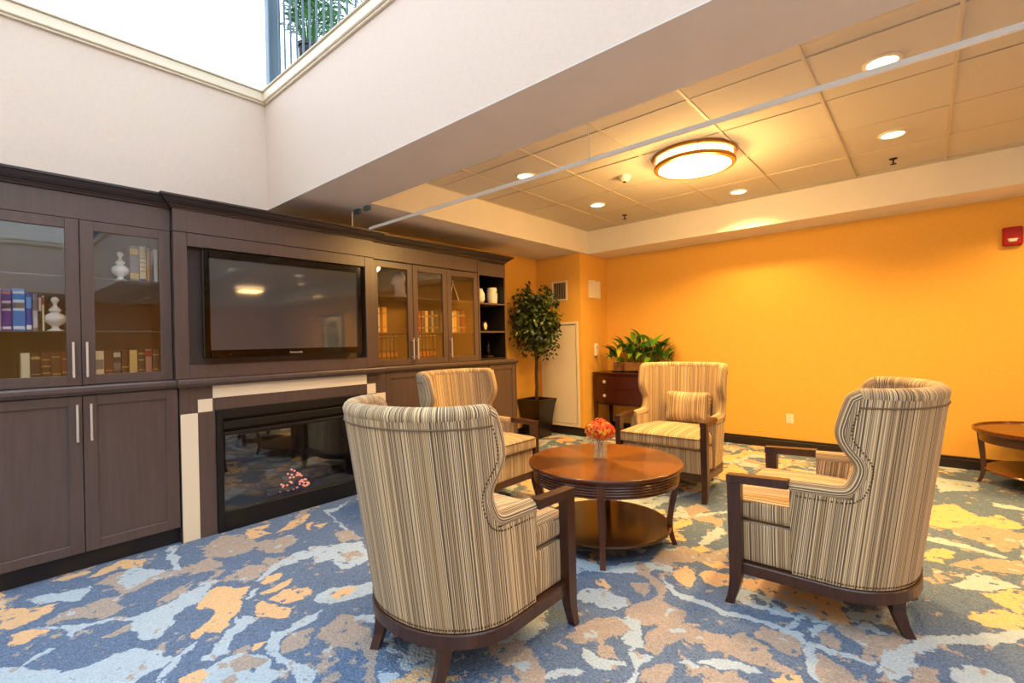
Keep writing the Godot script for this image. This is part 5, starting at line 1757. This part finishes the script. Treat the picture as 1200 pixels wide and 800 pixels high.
	rbox(pf, Vector3(-0.44, 0, 0), Vector3(0.44, 0.06, 0.03), 0.004)
	rbox(pf, Vector3(-0.44, 0.94, 0), Vector3(0.44, 1.0, 0.03), 0.004)
	part(t, "frame", pf, M.espresso_dark)
	part(t, "mat_board", box(Vector3(-0.44, 0.06, 0), Vector3(0.44, 0.94, 0.012), 0.0), mat(Color(0.88, 0.87, 0.84), 0.8))
	part(t, "print", box(Vector3(-0.32, 0.18, 0.012), Vector3(0.32, 0.82, 0.0135), 0.0), mottled(Color(0.55, 0.55, 0.52), 0.4, 0.01, 51, 0.8, Vector3(1.5, 1.5, 1.5)))

func _vent(t: Node3D, w: float, h: float, slats: bool) -> void:
	var st := begin()
	rbox(st, Vector3(-w / 2, 0, 0), Vector3(-w / 2 + 0.022, h, 0.012), 0.002)
	rbox(st, Vector3(w / 2 - 0.022, 0, 0), Vector3(w / 2, h, 0.012), 0.002)
	rbox(st, Vector3(-w / 2 + 0.022, 0, 0), Vector3(w / 2 - 0.022, 0.022, 0.012), 0.002)
	rbox(st, Vector3(-w / 2 + 0.022, h - 0.022, 0), Vector3(w / 2 - 0.022, h, 0.012), 0.002)
	part(t, "frame", st, M.white_plastic)
	part(t, "backing", box(Vector3(-w / 2 + 0.02, 0.02, 0), Vector3(w / 2 - 0.02, h - 0.02, 0.002), 0.0), M.vent_dark if slats else M.white_plastic)
	var n := 8
	for k in n:
		var x := lerpf(-w / 2 + 0.035, w / 2 - 0.035, k / float(n - 1))
		var hw := 0.006 if slats else 0.010
		part(t, "louver", loft(begin(), [[Vector3(x - hw, 0.022, 0.003), Vector3(x - hw + 0.003, 0.022, 0.003), Vector3(x + hw, 0.022, 0.010), Vector3(x + hw - 0.003, 0.022, 0.010)], [Vector3(x - hw, h - 0.022, 0.003), Vector3(x - hw + 0.003, h - 0.022, 0.003), Vector3(x + hw, h - 0.022, 0.010), Vector3(x + hw - 0.003, h - 0.022, 0.010)]]), M.white_plastic)

# =====================================================================================
# what stands in the cabinets. Spines face +x; za is the left side in the picture, zb the right
# =====================================================================================
var cover_mats := {}

func cover(c: Color) -> StandardMaterial3D:
	var k := c.to_html()
	if not cover_mats.has(k):
		cover_mats[k] = mat(c, 0.5)
	return cover_mats[k]

# bands: [from, to, colour] in fractions of the height
func book(label: String, group: String, za: float, zb: float, y: float, h: float, c: Color, bands := [], xs := -3.85, deep := 0.15) -> Node3D:
	var zm := (za + zb) / 2.0
	var w := za - zb - 0.0015
	var t := thing("book", label, "book", Vector3(xs - deep / 2.0, y, zm), 0.0, group)
	var hw := w / 2.0
	var hd := deep / 2.0
	var st := begin()
	var b := minf(0.003, w * 0.12)
	rbox(st, Vector3(-hd, 0, hw - b), Vector3(hd - 0.004, h, hw), 0.0008)
	rbox(st, Vector3(-hd, 0, -hw), Vector3(hd - 0.004, h, -hw + b), 0.0008)
	# rounded spine
	var secs := []
	for yy in [0.0, h]:
		var s := []
		for i in 7:
			var a := PI * (i / 6.0) - PI / 2.0
			s.append(Vector3(hd - 0.006 + 0.006 * cos(a), yy, hw * sin(a)))
		s.append(Vector3(hd - 0.009, yy, hw))
		s.append(Vector3(hd - 0.009, yy, -hw))
		secs.append(s)
	loft(st, secs)
	part(t, "cover", st, cover(c))
	part(t, "pages", slab(-hd + 0.003, hd - 0.010, 0.003, h - 0.003, -hw + b, hw - b, 0.0), M.pages)
	for q in bands:
		var bs := []
		for yy in [q[0] * h, q[1] * h]:
			var s := []
			for i in 7:
				var a := PI * (i / 6.0) - PI / 2.0
				s.append(Vector3(hd - 0.006 + 0.0068 * cos(a), yy, (hw + 0.0004) * 0.98 * sin(a)))
			s.append(Vector3(hd - 0.008, yy, hw * 0.9))
			s.append(Vector3(hd - 0.008, yy, -hw * 0.9))
			bs.append(s)
		part(t, "spine_band", loft(begin(), bs), cover(q[2]))
	return t

func build_shelf_contents() -> void:
	var cream := Color(0.90, 0.83, 0.66)
	var gold := Color(0.70, 0.55, 0.28)
	var white := Color(0.88, 0.88, 0.86)
	var g := "books on the left glass shelf"
	book("lavender book at the left end of the left glass shelf", g, -0.09, -0.153, 1.381, 0.24, Color(0.70, 0.62, 0.78), [[0.06, 0.12, white]])
	book("purple book with a dark oval emblem on the left glass shelf", g, -0.154, -0.194, 1.381, 0.236, Color(0.30, 0.13, 0.52), [[0.05, 0.11, white], [0.48, 0.72, Color(0.78, 0.72, 0.80)], [0.53, 0.66, Color(0.10, 0.10, 0.09)], [0.88, 0.92, Color(0.85, 0.5, 0.2)]])
	book("bright cyan book with a pale portrait panel on the left glass shelf", g, -0.196, -0.247, 1.381, 0.240, Color(0.05, 0.48, 0.78), [[0.05, 0.12, white], [0.48, 0.74, Color(0.80, 0.85, 0.88)], [0.54, 0.67, Color(0.45, 0.40, 0.34)], [0.88, 0.93, white]])
	book("narrow royal blue book on the left glass shelf", g, -0.249, -0.274, 1.381, 0.217, Color(0.04, 0.26, 0.62), [[0.05, 0.16, white], [0.6, 0.9, Color(0.35, 0.6, 0.85)]])
	book("grey-mauve book with pale lettering block on the left glass shelf", g, -0.276, -0.299, 1.381, 0.216, Color(0.46, 0.42, 0.45), [[0.1, 0.55, Color(0.72, 0.70, 0.70)]])
	book("slim black book with a red and white top on the left glass shelf", g, -0.300, -0.314, 1.381, 0.211, Color(0.12, 0.11, 0.10), [[0.55, 0.92, Color(0.78, 0.74, 0.68)]])
	book("slim cream book with a red tip beside the white urn", g, -0.315, -0.325, 1.381, 0.205, cream, [[0.75, 0.95, Color(0.62, 0.12, 0.07)]])
	_urn("white porcelain lidded urn at the right end of the left glass shelf", Vector3(-3.88, 1.381, -0.372), 0.205)
	_urn("white porcelain lidded urn on the upper shelf behind the second glass door", Vector3(-3.85, 1.699, -0.674), 0.19)
	g = "books on the floor of the left display cabinet"
	book("cream book at the left of the lower row in the left cabinet", g, -0.224, -0.262, 1.104, 0.154, cream)
	book("dark brown leather book next to the cream book in the left cabinet", g, -0.264, -0.306, 1.104, 0.155, Color(0.22, 0.085, 0.065), [[0.18, 0.21, gold], [0.75, 0.85, gold]])
	book("reddish brown leather book, third of the lower left row", g, -0.307, -0.348, 1.104, 0.156, Color(0.30, 0.12, 0.075), [[0.2, 0.24, gold], [0.45, 0.49, gold], [0.7, 0.74, gold]])
	book("mottled brown leather book, fourth of the lower left row", g, -0.349, -0.392, 1.104, 0.158, Color(0.33, 0.18, 0.12), [[0.15, 0.19, gold], [0.78, 0.82, gold]])
	book("brick red leather book behind the left door's inner stile", g, -0.393, -0.432, 1.104, 0.157, Color(0.38, 0.13, 0.10), [[0.2, 0.24, gold], [0.7, 0.74, gold]])
	book("cream book with a wide grey band behind the second glass door", g, -0.542, -0.586, 1.104, 0.156, cream, [[0.28, 0.66, Color(0.50, 0.49, 0.46)]])
	book("brown leather book left of the charcoal one behind the second glass door", g, -0.588, -0.628, 1.104, 0.158, Color(0.27, 0.14, 0.09), [[0.2, 0.23, gold]])
	book("charcoal book with a cream title block behind the second glass door", g, -0.630, -0.669, 1.104, 0.160, Color(0.16, 0.155, 0.15), [[0.72, 0.9, Color(0.76, 0.70, 0.52)], [0.2, 0.5, Color(0.40, 0.40, 0.40)]])
	book("dark chestnut book right of the charcoal one behind the second glass door", g, -0.671, -0.708, 1.104, 0.159, Color(0.19, 0.09, 0.06), [[0.3, 0.34, gold]])
	book("tan book in the middle of the row behind the second glass door", g, -0.711, -0.752, 1.104, 0.158, Color(0.86, 0.70, 0.42))
	book("dark green book with pale marks behind the second glass door", g, -0.755, -0.792, 1.104, 0.160, Color(0.055, 0.15, 0.10), [[0.15, 0.19, gold], [0.55, 0.60, gold], [0.8, 0.86, gold]])
	book("red-topped pink book behind the second glass door", g, -0.795, -0.828, 1.104, 0.160, Color(0.74, 0.50, 0.42), [[0.70, 0.95, Color(0.62, 0.10, 0.06)]])
	book("teal book at the right end behind the second glass door", g, -0.831, -0.866, 1.104, 0.158, Color(0.12, 0.25, 0.25), [[0.15, 0.2, gold], [0.75, 0.8, gold]])
	g = "books on the upper shelf of the left display cabinet"
	book("wide silver grey book beside the upper white urn", g, -0.722, -0.772, 1.699, 0.235, Color(0.52, 0.51, 0.52), [[0.76, 0.92, Color(0.92, 0.78, 0.50)], [0.1, 0.24, Color(0.86, 0.72, 0.48)]])
	book("cream ribbed book with a blue foot on the upper left shelf", g, -0.774, -0.809, 1.699, 0.236, cream, [[0.02, 0.1, Color(0.13, 0.12, 0.55)], [0.3, 0.32, Color(0.5, 0.4, 0.3)], [0.42, 0.44, Color(0.5, 0.4, 0.3)], [0.54, 0.56, Color(0.5, 0.4, 0.3)], [0.66, 0.68, Color(0.5, 0.4, 0.3)]])
	book("slim ochre book on the upper left shelf", g, -0.811, -0.830, 1.699, 0.228, Color(0.78, 0.56, 0.26))
	book("mauve grey book on the upper left shelf", g, -0.831, -0.850, 1.699, 0.20, Color(0.36, 0.33, 0.40))
	book("white book at the right end of the upper left shelf", g, -0.851, -0.872, 1.699, 0.226, white)
	# ---- right display cabinet
	g = "brown leather set behind the right cabinet doors"
	var set_names := ["first", "second", "third", "fourth", "fifth"]
	for k in 5:
		book("%s gilt-banded leather book of the lower set behind the first right-hand door" % set_names[k], g, -2.548 - k * 0.046, -2.548 - k * 0.046 - 0.036, 1.116, 0.225, Color(0.20, 0.13, 0.07), [[0.96, 1.0, cream], [0.12, 0.3, Color(0.62, 0.34, 0.16)], [0.4, 0.9, Color(0.36, 0.27, 0.12)]])
		book("%s gilt-banded leather book of the lower set behind the middle right-hand door" % set_names[k], g, -3.022 - k * 0.047, -3.022 - k * 0.047 - 0.037, 1.116, 0.230, Color(0.24, 0.15, 0.07), [[0.96, 1.0, cream], [0.08, 0.3, Color(0.66, 0.32, 0.14)], [0.4, 0.9, Color(0.44, 0.32, 0.13)]])
	g = "books on the middle shelf of the right display cabinet"
	var rows := [[-2.545, -2.575, 0.235, white, "white book at the left of the first right-hand door"], [-2.605, -2.652, 0.242, Color(0.86, 0.62, 0.25), "ochre book behind the first right-hand door"], [-2.995, -3.055, 0.215, Color(0.66, 0.10, 0.04), "red book behind the middle right-hand door"], [-3.065, -3.105, 0.215, Color(0.30, 0.25, 0.18), "brown book next to the red one behind the middle right-hand door"], [-3.110, -3.150, 0.222, Color(0.80, 0.70, 0.48), "straw coloured book behind the middle right-hand door"], [-3.155, -3.190, 0.222, Color(0.24, 0.18, 0.12), "dark brown book behind the middle right-hand door"], [-3.192, -3.222, 0.226, cream, "cream book beside the green one behind the middle right-hand door"], [-3.225, -3.285, 0.232, Color(0.16, 0.34, 0.24), "green book behind the middle right-hand door"], [-3.440, -3.500, 0.225, cream, "wide cream book at the left behind the third right-hand door"], [-3.503, -3.545, 0.240, Color(0.88, 0.70, 0.36), "yellow tan book behind the third right-hand door"], [-3.548, -3.588, 0.240, Color(0.60, 0.44, 0.22), "brown tan book behind the third right-hand door"], [-3.590, -3.628, 0.244, Color(0.30, 0.17, 0.08), "chestnut book behind the third right-hand door"], [-3.630, -3.672, 0.248, Color(0.68, 0.14, 0.05), "red book at the right behind the third right-hand door"]]
	for q in rows:
		book(q[4], g, q[0], q[1], 1.373, q[2], q[3], [[0.72, 0.80, gold], [0.2, 0.25, gold]])
	# horse-head bust, pyramid ornament
	var t := thing("white_bust", "white plaster horse head ornament on the top shelf behind the first right-hand door", "ornament", Vector3(-3.84, 1.709, -2.80))
	var sec_pts := [[0.0, 0.070, 0.050, 0.0], [0.02, 0.066, 0.046, 0.0], [0.05, 0.055, 0.036, 0.0], [0.10, 0.058, 0.034, 0.005], [0.15, 0.064, 0.032, 0.015], [0.19, 0.066, 0.030, 0.0], [0.22, 0.045, 0.024, -0.015], [0.245, 0.015, 0.010, -0.025]]
	var bs := []
	for q in sec_pts:
		var s := []
		for i in 14:
			var a := TAU * i / 14.0
			s.append(Vector3(cos(a) * q[2], q[0], sin(a) * q[1] + q[3]))
		bs.append(s)
	part(t, "neck", loft(begin(), bs), M.porcelain)
	part(t, "muzzle", tube(begin(), [Vector3(0, 0.20, 0.02), Vector3(0, 0.17, 0.06), Vector3(0, 0.125, 0.085)], [0.04, 0.032, 0.022], 12), M.porcelain)
	t = thing("triangle_ornament", "open white triangular ornament on the top shelf behind the third right-hand door", "ornament", Vector3(-3.82, 1.709, -3.48))
	var a1 := Vector3(0, 0.005, 0.055)
	var a2 := Vector3(0, 0.005, -0.075)
	var a3 := Vector3(0, 0.20, 0.01)
	part(t, "frame", tube(begin(), [a1, a2, a3], 0.005, 6, false, true), M.porcelain)
	part(t, "finial", lathe(begin(), [Vector2(0, -0.012), Vector2(0.010, 0), Vector2(0, 0.014)], 10, a3 + Vector3(0, 0.012, 0), false), M.porcelain)
	# ---- open shelves
	t = thing("white_jug", "cream ceramic jug with a finger hole on the top open shelf", "jug", Vector3(-3.80, 1.699, -4.06))
	part(t, "body", lathe(begin(), [Vector2(0, 0), Vector2(0.050, 0.0), Vector2(0.058, 0.02), Vector2(0.064, 0.10), Vector2(0.060, 0.165), Vector2(0.052, 0.19), Vector2(0.045, 0.19), Vector2(0.045, 0.17), Vector2(0, 0.16)], 28, Vector3.ZERO, false), M.porcelain)
	part(t, "finger_hole", lathe(begin(), [Vector2(0, 0.0), Vector2(0.012, 0.0)], 14, Vector3.ZERO, true, 1.0, 1.9), M.vent_dark).transform = Transform3D(Basis(Vector3.UP, deg_to_rad(20)) * Basis(Vector3.BACK, -PI / 2.0), Vector3(0.06, 0.14, -0.022))
	t = thing("white_vase", "cream rounded vase at the left of the top open shelf", "vase", Vector3(-3.80, 1.699, -3.865))
	part(t, "body", lathe(begin(), [Vector2(0, 0), Vector2(0.035, 0.0), Vector2(0.052, 0.05), Vector2(0.050, 0.11), Vector2(0.030, 0.15), Vector2(0.026, 0.17), Vector2(0.020, 0.17), Vector2(0, 0.14)], 24, Vector3.ZERO, false), M.porcelain)
	t = thing("small_clock", "small round cream-faced clock on the middle open shelf", "clock", Vector3(-3.80, 1.385, -3.93))
	var xf := Transform3D(Basis(Vector3.UP, 0.35) * Basis(Vector3.BACK, -PI / 2.0), Vector3(0, 0.062, 0))
	part(t, "case", lathe(begin(), [Vector2(0, -0.02), Vector2(0.050, -0.02), Vector2(0.055, 0.0), Vector2(0.050, 0.010), Vector2(0.042, 0.008)], 24), M.espresso_dark).transform = xf
	part(t, "dial", lathe(begin(), [Vector2(0, 0.007), Vector2(0.043, 0.007)], 24), M.cream).transform = xf
	part(t, "foot", box(Vector3(-0.02, 0.0, -0.04), Vector3(0.02, 0.012, 0.04), 0.003), M.espresso_dark)
	t = thing("dark_figurine", "dark bronze figurine on the bottom open shelf", "figurine", Vector3(-3.80, 1.085, -3.97))
	part(t, "base", box(Vector3(-0.04, 0.0, -0.045), Vector3(0.04, 0.025, 0.045), 0.004), mat(Color(0.16, 0.11, 0.08), 0.3))
	part(t, "figure", lathe(begin(), [Vector2(0.02, 0.025), Vector2(0.034, 0.05), Vector2(0.030, 0.085), Vector2(0.020, 0.11), Vector2(0.028, 0.135), Vector2(0.012, 0.158), Vector2(0.010, 0.165), Vector2(0.019, 0.182), Vector2(0.012, 0.20), Vector2(0, 0.204)], 16, Vector3.ZERO, false), mat(Color(0.07, 0.05, 0.045), 0.25, 0.5))

func _urn(label: String, at: Vector3, h: float) -> void:
	var t := thing("porcelain_urn", label, "urn", at, 0.0, "white porcelain urns")
	var k := h / 0.2
	var body := [Vector2(0, 0), Vector2(0.036, 0), Vector2(0.038, 0.006), Vector2(0.020, 0.014), Vector2(0.014, 0.026), Vector2(0.024, 0.036), Vector2(0.044, 0.052), Vector2(0.049, 0.072), Vector2(0.044, 0.092), Vector2(0.024, 0.104), Vector2(0.018, 0.110)]
	var lid := [Vector2(0.018, 0.110), Vector2(0.026, 0.116), Vector2(0.028, 0.124), Vector2(0.018, 0.136), Vector2(0.010, 0.146), Vector2(0.009, 0.160), Vector2(0.016, 0.170), Vector2(0.019, 0.182), Vector2(0.013, 0.194), Vector2(0, 0.20)]
	var sc := func(a: Array) -> Array:
		var o := []
		for q in a: o.append(q * k)
		return o
	part(t, "body", lathe(begin(), sc.call(body), 28, Vector3.ZERO, false), M.porcelain)
	part(t, "lid", lathe(begin(), sc.call(lid), 28, Vector3.ZERO, false), M.porcelain)
